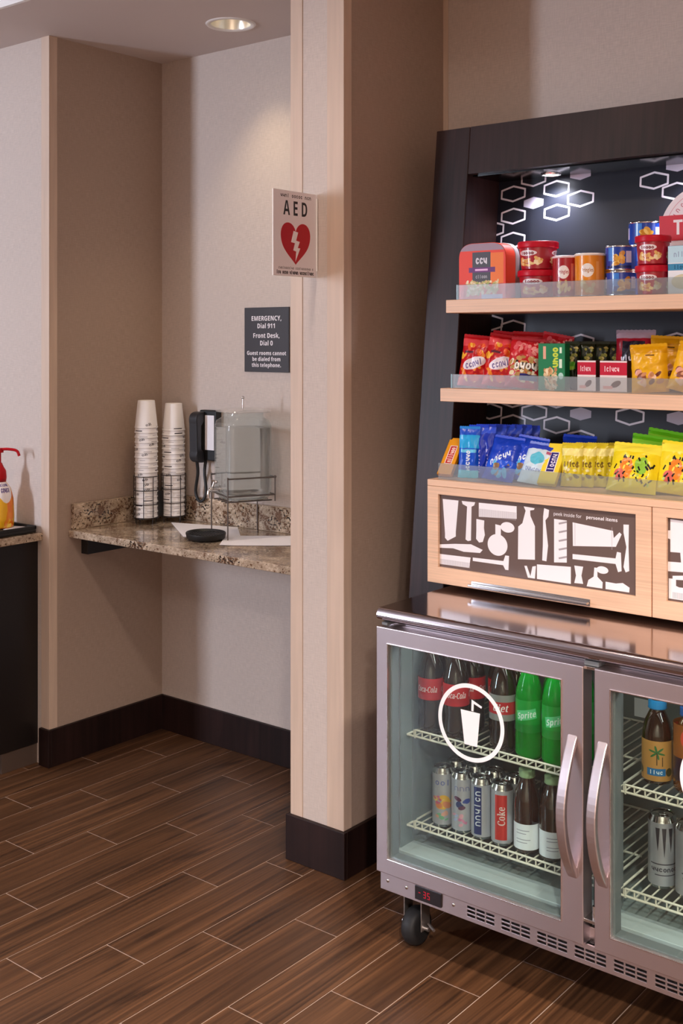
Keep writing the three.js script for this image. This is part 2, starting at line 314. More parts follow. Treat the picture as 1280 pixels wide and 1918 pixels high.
for (const x of [-1.657, -1.19, -0.723]) {
  const z = -3.05;
  const pk = partW(kiosk, 'puck_light', lathe([[0.026, 0.0], [0.026, -0.004], [0.03, -0.004], [0.032, 0]], 32).translate(x, 2.096, z), M.chrome);
  partW(pk, 'lamp_lens', lathe([[0, -0.003], [0.0262, -0.002]], 32).translate(x, 2.096, z), S({ color: 0xffffff, emissive: 0xf2f4ff, emissiveIntensity: 16 }));
  spot(x, 2.088, z + 0.004, PUCK, 0xeef0ff, 1.2, 1);
}
const shelfDefs = [[1.6805, 1.719, -2.80, 0.044], [1.4235, 1.462, -2.77, 0.041]];
for (const [y0, y1, z, lip] of shelfDefs) {
  const s = partW(kiosk, 'shelf', bx(XL + 0.001, XR - 0.001, y0, y1, kBack(y0) + 0.002, z, 0.002), M.maple);
  partW(s, 'shelf_lip', bx(XL + 0.028, XR - 0.02, y1, y1 + lip, z - 0.026, z - 0.02, 0.001), M.frost, 'frosted clear lip along the shelf front');
  partW(s, 'lip_edge', bx(XL + 0.0255, XL + 0.028, y1, y1 + lip, z - 0.026, z - 0.02, 0), M.frostEdge);
}
{ // cabinet row under the shelves
  const y0 = 0.911, y1 = 1.204, zf = -2.726;
  const c = partW(kiosk, 'cabinet', [bx(XL + 0.001, XR - 0.001, y1 - 0.018, y1, kBack(y1) + 0.002, -2.705, 0.0015), bx(XL + 0.001, XR - 0.001, y0, y0 + 0.018, kBack(y0) + 0.002, zf, 0.001), bx(XL + 0.001, XL + 0.019, y0 + 0.018, y1 - 0.018, kBack(y1) + 0.02, zf, 0), bx(XR - 0.019, XR - 0.001, y0 + 0.018, y1 - 0.018, kBack(y1) + 0.02, zf, 0), bx(-1.197, -1.179, y0 + 0.018, y1 - 0.018, kBack(y1) + 0.02, zf, 0)], M.maple);
  partW(c, 'shelf_lip', bx(XL + 0.026, XR - 0.02, y1, y1 + 0.046, -2.729, -2.723, 0.001), M.frost, 'frosted clear lip along the cabinet top');
  const art = {
    tube: '25,35 79,35 70,128 70,142 42,158 33,150 33,137', razor: '90,35 135,35 132,44 123,49 121,148 111,151 103,147 108,50 93,44', comb: '147,35 269,34 269,70 147,76', brush: '139,83 165,85 164,107 167,127 160,148 148,151 138,141 139,115',
    neck: '201,92 219,94 219,123 201,124', pump: '291,32 325,34 323,39 311,42 312,57 326,85 326,179 273,184 274,91 287,80 297,44', tb: '354,31 369,35 367,54 358,65 366,135 361,179 348,178 350,137 351,54', handle: '11,172 67,164 121,159 160,171 151,181 97,184 61,178 11,182',
    comb2: '11,200 120,198 115,229 11,230', razor2: '127,197 227,195 233,178 245,178 243,219 233,219 226,207 127,207', vee: '293,200 301,199 312,227 318,199 329,196 326,232 304,232', box: '332,191 434,185 434,232 332,232', comb3: '384,58 422,59 422,175 384,179', tube2: '439,62 555,73 557,92 573,75 579,80 563,115 440,127',
    razor3: '439,149 562,146 566,128 577,129 579,178 569,182 562,161 439,163', tb2: '584,53 599,52 598,111 600,175 590,180 584,166 592,112 584,74', brush2: '444,180 470,180 465,205 470,227 444,228 449,207', perf: '502,178 511,178 511,202 526,215 525,232 480,232 485,214 500,203', dome: '534,212 563,213 582,209 601,219 600,232 534,232',
  };
  const K = 3;
  const base = (g, w, h) => { g.fillStyle = '#6b5a55'; g.fillRect(0, 0, w, h); g.scale(K, K); g.translate(-8, -12); };
  const poly = (g, s, fill = '#f4f2f6') => { g.fillStyle = fill; g.beginPath(); s.split(' ').forEach((q) => g.lineTo(...q.split(',').map(Number))); g.closePath(); g.fill(); };
  const ell = (g, x, y, a, b) => { g.fillStyle = '#f4f2f6'; g.beginPath(); g.ellipse(x, y, a, b, 0, 0, 7); g.fill(); };
  const teeth = (g, x0, x1, y0, y1, vert) => { g.strokeStyle = '#a9a2a6'; g.lineWidth = vert ? 1.1 : 5; for (let t = vert ? x0 : y0; t < (vert ? x1 : y1); t += vert ? 3 : 24) { g.beginPath(); if (vert) { g.moveTo(t, y0); g.lineTo(t, y1); } else { g.moveTo(x0, t); g.lineTo(x1, t - 7); } g.stroke(); } };
  const drawAll = (g) => { for (const k in art) poly(g, art[k]); ell(g, 208, 151, 32, 31); ell(g, 240, 97, 22, 15); ell(g, 525, 182, 17, 10); teeth(g, 149, 268, 52, 75, true); teeth(g, 12, 118, 214, 230, true); teeth(g, 398, 422, 70, 178, false); g.strokeStyle = '#b9b3b8'; g.lineWidth = 1; for (const x of [446, 552]) { g.beginPath(); g.moveTo(x, 64); g.lineTo(x, 124); g.stroke(); } };
  const t1 = canvasTex(1860, 708, (g, w, h) => { base(g, w, h); drawAll(g); g.fillStyle = '#f4f2f6'; g.font = '12.5px sans-serif'; g.fillText('peek inside for', 382, 48); g.font = 'bold 12.5px sans-serif'; g.fillText('personal items', 478, 48); });
  const t2 = canvasTex(1860, 708, (g, w, h) => { base(g, w, h); g.translate(-684, 0); for (const s of ['705,26 732,27 780,30 780,108 732,110 705,111 705,78 696,76 696,56 705,55', '690,137 732,135 800,138 800,158 732,160 690,162', '701,180 720,179 720,197 732,201 760,205 760,232 701,232']) poly(g, s); g.translate(700, 0); drawAll(g); });
  for (const [a, b, t] of [[XL + 0.001, -1.190, t1], [-1.187, XR - 0.001, t2]]) {
    const dr = partW(c, 'door', frameGeo(a, y0, b, y1 - 0.0185, 0.037, 0.046, 0.042, 0.0225, 0.02).translate(0, 0, -2.705), M.maple);
    const pg = new THREE.PlaneGeometry(1, 1); const px0 = a + 0.03, px1 = b - 0.035, py0 = y0 + 0.036, py1 = y1 - 0.032;
    const box = bx(px0, px1, py0, py1, -2.7205, -2.714, 0); const p = box.attributes.position, uv = box.attributes.uv;
    for (let i = 0; i < p.count; i++) uv.setXY(i, (p.getX(i) - px0) / (px1 - px0), (p.getY(i) - py0) / (py1 - py0));
    partW(dr, 'printed_panel', box, Ph({ map: t, roughness: 0.2, specularIntensity: 0.7 }), 'brown panel printed with white toiletry silhouettes');
    const hx0 = a + 0.149, hx1 = hx0 + 0.361;
    partW(dr, 'handle', [bx(hx0, hx1, 0.92, 0.926, -2.7, -2.683, 0.002, 2), bx(hx0, hx1, 0.914, 0.932, -2.705, -2.703, 0.001)], M.chrome, 'slim brushed metal bar pull');
  }
}
// ---------- two-door glass cooler ----------
const FR = rootAt('beverage_cooler', 'low stainless steel two-door glass cooler on black casters under the snack display', 'fridge', [-1.21, 0, -2.7]);
const CX0 = -1.82, CX1 = -0.6;
partW(FR, 'cabinet_shell', [bx(CX0, CX0 + 0.028, 0.19, 0.862, -3.03, -2.455), bx(CX1 - 0.028, CX1, 0.19, 0.862, -3.03, -2.455), bx(CX0 + 0.028, CX1 - 0.028, 0.19, 0.862, -3.03, -3.0), bx(CX0 + 0.028, CX1 - 0.028, 0.855, 0.862, -2.478, -2.452), bx(CX0 + 0.028, CX1 - 0.028, 0.838, 0.856, -2.462, -2.452), bx(CX0 + 0.004, CX1 - 0.004, 0.165, 0.238, -3.02, -2.435)], M.steel);
{ // top with a rolled front edge
  const s = new THREE.Shape(); s.moveTo(-3.03, 0.862); s.lineTo(-2.428, 0.862); s.bezierCurveTo(-2.408, 0.862, -2.4, 0.872, -2.403, 0.882); s.bezierCurveTo(-2.405, 0.89, -2.41, 0.897, -2.42, 0.897); s.lineTo(-3.03, 0.897);
  partW(FR, 'worktop', mUV(extr(s, CX1 - CX0 - 0.004, 0.001).rotateY(-Math.PI / 2).translate(CX1 - 0.003, 0, 0)), M.steelTop, 'polished steel top with rounded front edge');
  partW(FR, 'edge_cap', bx(CX0 + 0.012, CX0 + 0.03, 0.853, 0.861, -2.45, -2.41), M.gasket); partW(FR, 'edge_cap', bx(-1.225, -1.188, 0.851, 0.862, -2.455, -2.412), M.gasket);
}
const IX = [[CX0 + 0.03, -1.222], [-1.191, CX1 - 0.03]];
{
  const z0 = -2.998, z1 = -2.47, y0 = 0.24, y1 = 0.858, L = [];
  for (const [a, b] of [[CX0 + 0.028, CX1 - 0.028]]) L.push(bx(a, a + 0.004, y0, y1, z0, z1, 0), bx(b - 0.004, b, y0, y1, z0, z1, 0), bx(a, b, y0, y1, z0, z0 + 0.004, 0), bx(a, b, y1 - 0.003, y1, z0, z1, 0), bx(a, b, y0, y0 + 0.006, z0, -2.52, 0));
  partW(FR, 'liner', L, M.liner, 'pale grey interior lining');
  partW(FR, 'sill', bx(CX0 + 0.028, CX1 - 0.028, 0.24, 0.252, -2.53, -2.458), S({ color: 0xaeb6ba, roughness: 0.4 }));
  partW(FR, 'mullion', [bx(-1.224, -1.19, 0.24, 0.86, -2.5, -2.458)], M.linerDark);
  // pilaster strips with the shelf clips
  for (const [x, z] of [[CX0 + 0.032, -2.535], [CX0 + 0.032, -2.93], [-1.189, -2.535]]) partW(FR, 'shelf_standard', bx(x, x + 0.004, 0.26, 0.84, z, z + 0.015, 0), M.gasket);
}
for (const [a, b] of IX) {
  partW(FR, 'led_strip', bx(a + 0.03, b - 0.03, 0.8475, 0.8535, -2.5, -2.488, 0.001), S({ color: 0xffffff, emissive: 0xf4f6ea, emissiveIntensity: 3 }), 'thin light strip under the top');
  const l = new THREE.RectAreaLight(new THREE.Color(1, 1, 0.94), COOLER_LED, b - a - 0.06, 0.012); l.position.set((a + b) / 2, 0.8465, -2.494); l.lookAt((a + b) / 2, 0.3, -2.62); scene.add(l);
}
for (const [a, b] of IX) for (const y of [0.547, 0.305]) {
  const W = [], zf = -2.495, zb = -2.985, r = 0.0021;
  W.push(seg([a + 0.004, y, zf], [b - 0.002, y, zf], 0.003), seg([a + 0.03, y + 0.017, zf], [b - 0.002, y + 0.017, zf], 0.0028), seg([a + 0.004, y, zb], [b - 0.002, y, zb], 0.003), seg([a + 0.004, y, zf], [a + 0.004, y, zb], 0.003), seg([b - 0.002, y, zf], [b - 0.002, y, zb], 0.003), seg([a + 0.03, y + 0.017, zf], [a + 0.03, y - 0.004, zf], 0.0028), seg([a + 0.004, y - 0.004, -2.72], [b, y - 0.004, -2.72], 0.003));
  for (let x = a + 0.026; x < b - 0.01; x += 0.0262) W.push(seg([x, y, zf], [x, y, zb], r, 6), seg([x, y, zf], [x, y + 0.017, zf], r, 6));
  partW(FR, 'wire_shelf', W, M.wireWhite, 'white coated wire shelf');
}
{ // kick panel with louvre slots and a red digital thermometer
  const s = rectPath(CX0 + 0.006, 0.158, CX1 - 0.006, 0.206);
  for (let x = -1.545; x < -0.72; x += 0.0985) for (const y of [0.169, 0.179, 0.189]) for (let q = 0; q < 3; q++) s.holes.push(rectPath(x + q * 0.0275, y, x + q * 0.0275 + 0.0235, y + 0.006, THREE.Path));
  const kp = partW(FR, 'kick_panel', mUV(extr(s, 0.004, 0.0005).translate(0, 0, -2.418)), M.steel);
  partW(kp, 'louvre_backing', bx(-1.6, -0.66, 0.16, 0.204, -2.434, -2.428, 0), M.black);
  for (const x of [-1.79, -1.73, -1.585]) partW(kp, 'screw', lathe([[0, 0.0025], [0.004, 0.0018], [0.0046, 0]], 16).rotateX(Math.PI / 2).translate(x, 0.184, -2.4135), M.chrome);
  const dt = canvasTex(256, 96, (g, w, h) => { g.fillStyle = '#1c1214'; g.fillRect(0, 0, w, h); g.fillStyle = '#3a2226'; g.fillRect(26, 18, 204, 60); });
  const disp = partW(kp, 'display', bx(-1.701, -1.62, 0.166, 0.201, -2.4135, -2.409, 0.001), S({ color: 0x191113, roughness: 0.25 }), 'dark red digital temperature display');
  const digits = []; const sg = (x, y, w, h) => digits.push(bx(x, x + w, y, y + h, -2.4088, -2.4086, 0));
  const seven = (x, on) => { const w = 0.0075, h = 0.0075, t = 0.0018, y = 0.176; if (on.includes('a')) sg(x, y + 2 * h, w, t); if (on.includes('g')) sg(x, y + h, w, t); if (on.includes('d')) sg(x, y, w, t); if (on.includes('f')) sg(x, y + h, t, h); if (on.includes('b')) sg(x + w - t, y + h, t, h); if (on.includes('e')) sg(x, y, t, h); if (on.includes('c')) sg(x + w - t, y, t, h); };
  seven(-1.674, 'abgcd'); seven(-1.662, 'acdfg'); sg(-1.689, 0.185, 0.006, 0.002);
  partW(disp, 'led_digits', digits, S({ color: 0x300008, emissive: 0xff1838, emissiveIntensity: 0.5 }));
}
function coolerDoor(x0, x1, hinge, label) {
  const y0 = 0.208, y1 = 0.85, l = hinge === 'l' ? 0.038 : 0.041, r = hinge === 'l' ? 0.057 : 0.038;
  const d = partW(FR, 'door', frameGeo(x0, y0, x1, y1, l, 0.041, r, 0.042, 0.046, 0.002).translate(0, 0, -2.4), M.steel, label);
  partW(d, 'glass', bx(x0 + l - 0.004, x1 - r + 0.004, y0 + 0.038, y1 - 0.038, -2.409, -2.405, 0), M.glass, 'clear glass pane');
  partW(d, 'gasket', frameGeo(x0 + l - 0.001, y0 + 0.04, x1 - r + 0.001, y1 - 0.041, 0.006, 0.004, 0.006, 0.004, 0.03, 0).translate(0, 0, -2.412), M.gasket);
  partW(d, 'bead', frameGeo(x0 + l - 0.003, y0 + 0.038, x1 - r + 0.003, y1 - 0.039, 0.003, 0.003, 0.003, 0.003, 0.004, 0.001).translate(0, 0, -2.3975), S({ color: 0xe4dcde, metalness: 1, roughness: 0.2 }));
  const cx = (x0 + l + x1 - r) / 2, cy = 0.655;
  const ring = new THREE.Shape(); ring.absarc(0, 0, 0.096, 0, Math.PI * 2); const hl = new THREE.Path(); hl.absarc(0, 0, 0.0855, 0, Math.PI * 2); ring.holes.push(hl);
  partW(d, 'ring_decal', extr(ring, 0.0005, 0, 48).translate(cx, cy, -2.4049), M.decal, 'white ring sticker');
  const cup = [extr(shapeOf([[-0.029, 0.028], [0.027, 0.028], [0.019, -0.056], [-0.018, -0.056]]), 0.0005), extr(shapeOf([[0.002, 0.03], [0.008, 0.03], [0.009, 0.049], [0.031, 0.041], [0.033, 0.046], [0.003, 0.058]]), 0.0005)];
  partW(d, 'cup_decal', merge(cup).translate(cx, cy, -2.4049), M.decal, 'white drink cup sticker');
  // bow handle
  const s = new THREE.Shape(); s.moveTo(0, 0.165); s.bezierCurveTo(0.03, 0.12, 0.062, 0.05, 0.062, 0); s.bezierCurveTo(0.062, -0.06, 0.035, -0.13, 0, -0.165); s.lineTo(0, -0.14); s.bezierCurveTo(0.026, -0.105, 0.048, -0.045, 0.048, 0); s.bezierCurveTo(0.048, 0.045, 0.026, 0.105, 0, 0.142);
  const hx = hinge === 'l' ? x1 - 0.018 : x0 + 0.03;
  partW(d, 'handle', mUV(extr(s, 0.018, 0.003).rotateY(-Math.PI / 2).translate(hx, 0.522, -2.4)), M.steel, 'curved steel bow handle');
  return d;
}
coolerDoor(-1.818, -1.221, 'l', 'left steel-framed glass door');
coolerDoor(-1.193, CX1 - 0.002, 'r', 'right steel-framed glass door');
partW(FR, 'hinge', [bx(-1.224, -1.19, 0.262, 0.27, -2.456, -2.404), cyl(0.005, 0.005, 0.03, -1.2, 0.285, -2.415, 12)], M.chrome); partW(FR, 'hinge', bx(-1.224, -1.19, 0.842, 0.85, -2.456, -2.41), M.chrome);
for (const [x, z] of [[-1.752, -2.49], [-0.668, -2.49], [-1.752, -2.95], [-0.668, -2.95]]) {
  const k = partW(FR, 'caster', [bx(x - 0.03, x - 0.0265, 0.045, 0.155, z - 0.022, z + 0.018), bx(x + 0.0245, x + 0.028, 0.045, 0.155, z - 0.022, z + 0.018), bx(x - 0.045, x + 0.045, 0.15, 0.165, z - 0.045, z + 0.04), cyl(0.006, 0.006, 0.084, 0, 0, 0, 12).rotateZ(Math.PI / 2).translate(x - 0.002, 0.05, z), seg([x + 0.036, 0.062, z - 0.004], [x + 0.064, 0.06, z + 0.012], 0.004)], S({ color: 0xb9b4b2, metalness: 0.9, roughness: 0.35 }));
  partW(k, 'wheel', lathe([[0.008, -0.022], [0.034, -0.022], [0.043, -0.019], [0.0475, -0.012], [0.0495, 0], [0.0475, 0.012], [0.043, 0.019], [0.034, 0.022], [0.008, 0.022]], 40).rotateZ(Math.PI / 2).translate(x - 0.001, 0.0497, z), M.rubber, 'black rubber wheel');
}
// ---------- alcove counter ----------
const CT = 0.878;
const counter = rootAt('granite_counter', 'speckled granite shelf counter spanning the alcove, holding cups and water dispenser', 'counter', [-2.95, 0.85, -2.98]);
partW(counter, 'worktop', bx(LX, PL, 0.85, CT, BZ, -2.745, 0.003, 2), M.granite);
partW(counter, 'backsplash', bx(LX, PL, CT, 0.975, BZ, BZ + 0.02, 0.002), M.granite);
partW(counter, 'backsplash', bx(LX, LX + 0.02, CT, 0.978, BZ + 0.02, -2.757, 0.002), M.granite);
partW(counter, 'support_bracket', [bx(LX, LX + 0.04, 0.78, 0.85, -3.2, -2.806)], M.black, 'black steel bracket under the counter');
// ---------- cups in a wire holder ----------
const cupTex = canvasTex(512, 256, (g, w, h) => {
  g.fillStyle = '#fdfbfa'; g.fillRect(0, 0, w, h); g.fillStyle = '#23202a';
  g.font = 'bold 34px serif'; g.save(); g.translate(250, 236); g.rotate(-0.25); g.fillText('oB', 0, 0); g.restore(); g.fillRect(60, 228, 66, 8); g.fillStyle = '#8a858c'; g.fillRect(340, 238, 60, 4); g.fillRect(440, 226, 40, 3);
});
const cupProf = [[0.0305, 0.108], [0.032, 0.1095], [0.0335, 0.1085], [0.0445, 0.007], [0.0458, 0.0062], [0.0462, 0.0042], [0.0458, 0.0015], [0.0445, 0.001]];
const cupMat = S({ map: cupTex, roughness: 0.6, side: THREE.DoubleSide });
function cupMesh() {   // upside down: rim at the bottom, closed foot on top
  const g = lathe(cupProf.slice().reverse().concat([[0, 0.1055]]), 36);
  const p = g.attributes.position, uv = g.attributes.uv; for (let i = 0; i < p.count; i++) uv.setY(i, p.getY(i) / 0.11);
  return g;
}
const cupGeo = cupMesh(), CUPA = -2.25, CUPB = 0.1;
const CA = [-3.45, -3.045], CB = [-3.405, -3.149];
{
  const r = rootAt('cup_holder', 'black wire holder with two round cages around the stacks of paper cups', 'cup holder', [-3.4275, CT, -3.097]);
  const W = [], yb = CT + 0.022;
  for (const [cx, cz] of [CA, CB]) {
    const cage = [];
    for (const y of [yb, yb + 0.055, yb + 0.11, yb + 0.165]) cage.push(new THREE.TorusGeometry(0.0495, 0.0018, 6, 36).rotateX(Math.PI / 2).translate(cx, y, cz));
    for (let i = 0; i < 8; i++) { const a = i * Math.PI / 4 + 0.15; cage.push(seg([cx + 0.0495 * Math.cos(a), yb, cz + 0.0495 * Math.sin(a)], [cx + 0.0495 * Math.cos(a), yb + 0.165, cz + 0.0495 * Math.sin(a)], 0.0017, 6)); }
    cage.push(seg([cx - 0.0495, yb, cz], [cx + 0.0495, yb, cz], 0.002, 6), seg([cx, yb, cz - 0.0495], [cx, yb, cz + 0.0495], 0.002, 6));
    for (let i = 0; i < 4; i++) { const a = i * Math.PI / 2 + 0.15; cage.push(seg([cx + 0.045 * Math.cos(a), CT, cz + 0.045 * Math.sin(a)], [cx + 0.0495 * Math.cos(a), yb, cz + 0.0495 * Math.sin(a)], 0.0025, 6)); }
    partW(r, 'wire_cage', cage, M.darkWire);
  }
  const mx = (CA[0] + CB[0]) / 2, mz = (CA[1] + CB[1]) / 2;
  partW(r, 'divider', bx(-0.003, 0.003, 0, 0.1, -0.012, 0.02).rotateY(-0.4).translate(mx, CT + 0.024, mz), M.black);
}
for (const [[cx, cz], n, st, nm, top] of [[CA, 19, 0.0196, 'left', 'white paper cup upside down topping the left stack, curly black mark by its rim'], [CB, 19, 0.0188, 'right', 'white paper cup upside down topping the right stack, black dash by its rim']]) {
  for (let i = 0; i < n; i++) {
    const m = shade(new THREE.Mesh(cupGeo, cupMat)); m.name = numbered('paper_cup'); scene.add(m);
    m.position.set(cx + rnd(-0.0006, 0.0006), CT + 0.0235 + i * st, cz + rnd(-0.0006, 0.0006)); m.rotation.y = i === n - 1 ? (nm === 'left' ? CUPA : CUPB) : rnd(0, 6.28);
    m.userData = i === n - 1 ? { label: top, category: 'cup' } : { label: 'white paper cup nested under the top cup in the ' + nm + ' stack of the wire holder', category: 'cup', group: 'paper cups nested in the ' + nm + ' stack' };
  }
}
// ---------- water dispenser, stand, drip tray, papers ----------
const SA = [-2.908, -2.953], sd = 0.183, eB = [0.439, -0.898], eD = [-0.898, -0.439];
const SC = [SA[0] + sd / 2 * (eB[0] + eD[0]), SA[1] + sd / 2 * (eB[1] + eD[1])], yawS = Math.atan2(-0.439, 0.898);
{
  const st = thing('dispenser_stand', 'dark square wire stand carrying the water dispenser', 'stand', [SC[0], CT, SC[1]], yawS);
  const h = sd / 2, W = [];
  const legs = [[h, h], [-h, h], [h, -h], [-h, -h]];
  for (const [x, z] of [legs[0], legs[1], legs[3]]) part(st, 'leg', [seg([x, 0, z], [x, 0.222, z], 0.0026), ball(0.0042, x, 0.224, z)], M.standWire);
  part(st, 'corner_stop', [ball(0.0055, h, 0.223, -h), seg([h, 0.134, -h], [h, 0.222, -h], 0.0026)], M.standWire);
  for (const y of [0.222, 0.158]) part(st, 'rail', [seg([h, y, h], [h, y, -h], 0.003), seg([-h, y, h], [-h, y, -h], 0.003), seg([h, y, -h], [-h, y, -h], 0.003), ...(y > 0.2 ? [] : [seg([h, y, h], [-h, y, h], 0.003)])], M.standWire);
  part(st, 'platform_wires', [-0.06, -0.02, 0.02, 0.06].map((x) => seg([x, 0.134, h], [x, 0.134, -h], 0.0026)), M.standWire);
  const d = thing('water_dispenser', 'square clear water dispenser with lid knob and chrome tap, raised on a wire stand', 'dispenser', [SC[0], CT + 0.138, SC[1]], yawS);
  const gl = Ph({ color: 0xeef3f2, transmission: 0.93, thickness: 0, roughness: 0.04, ior: 1.45 });
  const H = 0.0885;
  part(d, 'jar', squareLoft([[0.06, 0.03, 0.002], [0.074, 0.03, 0.004], [H - 0.001, 0.03, 0.016], [H, 0.03, 0.03], [H, 0.03, 0.27], [H - 0.004, 0.035, 0.288], [0.07, 0.045, 0.302], [0.07, 0.05, 0.308], [0.07, 0.05, 0.318]], 8, false), gl, 'clear rounded-square jar');
  part(d, 'jar_base', squareLoft([[0.076, 0.03, 0.001], [0.078, 0.03, 0.006]], 8), gl);
  part(d, 'water', squareLoft([[0.07, 0.03, 0.009], [H - 0.005, 0.03, 0.02], [H - 0.004, 0.03, 0.03], [H - 0.004, 0.03, 0.262]], 8), Ph({ color: 0xf2f0ee, transmission: 0.9, thickness: 0.16, roughness: 0.12, ior: 1.2, attenuationColor: new THREE.Color(0.94, 0.93, 0.92), attenuationDistance: 0.5 }), 'cloudy still water');
  const lid = part(d, 'lid', squareLoft([[0.07, 0.05, 0.3185], [0.088, 0.04, 0.3205], [0.088, 0.04, 0.3265], [0.05, 0.04, 0.334], [0.006, 0.005, 0.336]], 8), Ph({ color: 0xf2f2f2, transmission: 0.8, thickness: 0, roughness: 0.08 }), 'clear lid');
  part(lid, 'knob', [seg([0, 0.334, 0], [0, 0.37, 0], 0.0035), ball(0.006, 0, 0.373, 0)], M.chrome, 'slim metal knob');
  part(d, 'tap', [seg([0, 0.04, H - 0.004], [0, 0.04, H + 0.034], 0.0085, 14), cyl(0.012, 0.012, 0.006, 0, 0, 0, 18).rotateX(Math.PI / 2).translate(0, 0.04, H + 0.003), tube([[0, 0.04, H + 0.03], [0, 0.037, H + 0.042], [0, 0.022, H + 0.046], [0, 0.01, H + 0.046]], 0.0065, 16, 10), seg([0, 0.046, H + 0.03], [0.004, 0.068, H + 0.024], 0.004), seg([-0.014, 0.07, H + 0.026], [0.018, 0.068, H + 0.022], 0.0045), ball(0.006, 0.02, 0.068, H + 0.022)], M.chrome, 'chrome tap');
  const ty = CT + 0.0012;
  const tr = thing('drip_tray', 'black oval drip tray lying on white paper under the tap', 'tray', [-2.997, CT + 0.0026, -2.93], yawS);
  part(tr, 'tray_body', lathe([[0, 0.001], [0.07, 0.0], [0.08, 0.004], [0.084, 0.021], [0.082, 0.0235], [0.077, 0.02], [0.074, 0.011], [0, 0.01]], 48).scale(1, 1, 0.86), M.black);
  const slats = []; for (let i = -6; i <= 6; i++) { const z = i * 0.01, w = Math.sqrt(Math.max(0, 1 - (z / 0.064) ** 2)) * 0.073; if (w > 0.01) slats.push(bx(-w, w, 0.0125, 0.0155, z - 0.0025, z + 0.0025, 0.0005)); }
  part(tr, 'drip_grid', slats, M.darkPlastic);
  const sheet = (name, label, x, y, z, rot, w, d, curl) => { const g = new THREE.PlaneGeometry(w, d, 12, 8).rotateX(-Math.PI / 2), p = g.attributes.position; for (let i = 0; i < p.count; i++) { const u = p.getX(i) / w; p.setY(i, curl * Math.max(0, Math.abs(u) - 0.25) ** 2); } const back = g.clone().translate(0, -0.0004, 0); back.index.array.reverse(); g.computeVertexNormals(); back.computeVertexNormals(); const t = thing(name, label, 'paper', [x, y, z], rot); part(t, 'sheet', [g, back], M.paper); };
  { const q = thing('paper_sheet', 'white paper sheet under the drip tray with one corner toward the cups', 'paper', [-3.1, CT + 0.0006, -3.02]); part(q, 'sheet', extr(shapeOf([[-0.277, 0.091], [0.0, -0.105], [0.215, -0.02], [0.01, 0.172]]), 0.0009).rotateX(-Math.PI / 2), M.paper); }
  sheet('paper_sheet', 'white paper sheet lying right of the drip tray behind the pillar edge', -2.815, CT + 0.0016, -3.03, 0.66, 0.279, 0.2, 0.03);
}
// ---------- wall phone ----------
{
  const ph = rootAt('wall_phone', 'black corded wall telephone beside the water dispenser', 'telephone', [-3.28, 1.12, BZ]);
  partW(ph, 'phone_base', bx(-3.3, -3.205, 1.125, 1.325, BZ, BZ + 0.032, 0.006, 2), M.black);
  partW(ph, 'label_card', bx(-3.266, -3.216, 1.168, 1.305, BZ + 0.032, BZ + 0.034, 0.0005), M.paper, 'white instruction card');
  const s = new THREE.Shape(); s.moveTo(0, 0.2); s.bezierCurveTo(0.045, 0.205, 0.05, 0.18, 0.045, 0.155); s.lineTo(0.042, 0.045); s.bezierCurveTo(0.05, 0.02, 0.04, -0.005, 0, 0); s.lineTo(0.002, 0.04); s.lineTo(0.016, 0.055); s.lineTo(0.016, 0.145); s.lineTo(0.002, 0.16); s.lineTo(0, 0.2);
  partW(ph, 'handset', mUV(extr(s, 0.034, 0.005).rotateY(-Math.PI / 2).translate(-3.272, 1.118, BZ + 0.034)), M.darkPlastic, 'dark grey handset');
  partW(ph, 'cord', tube([[-3.29, 1.125, BZ + 0.055], [-3.294, 1.08, BZ + 0.045], [-3.318, 1.0, BZ + 0.034], [-3.31, 0.975, BZ + 0.034], [-3.292, 0.962, BZ + 0.036], [-3.272, 0.972, BZ + 0.034], [-3.264, 1.0, BZ + 0.03], [-3.278, 1.08, BZ + 0.024], [-3.28, 1.126, BZ + 0.016]], 0.0062, 60, 8), M.black);
}
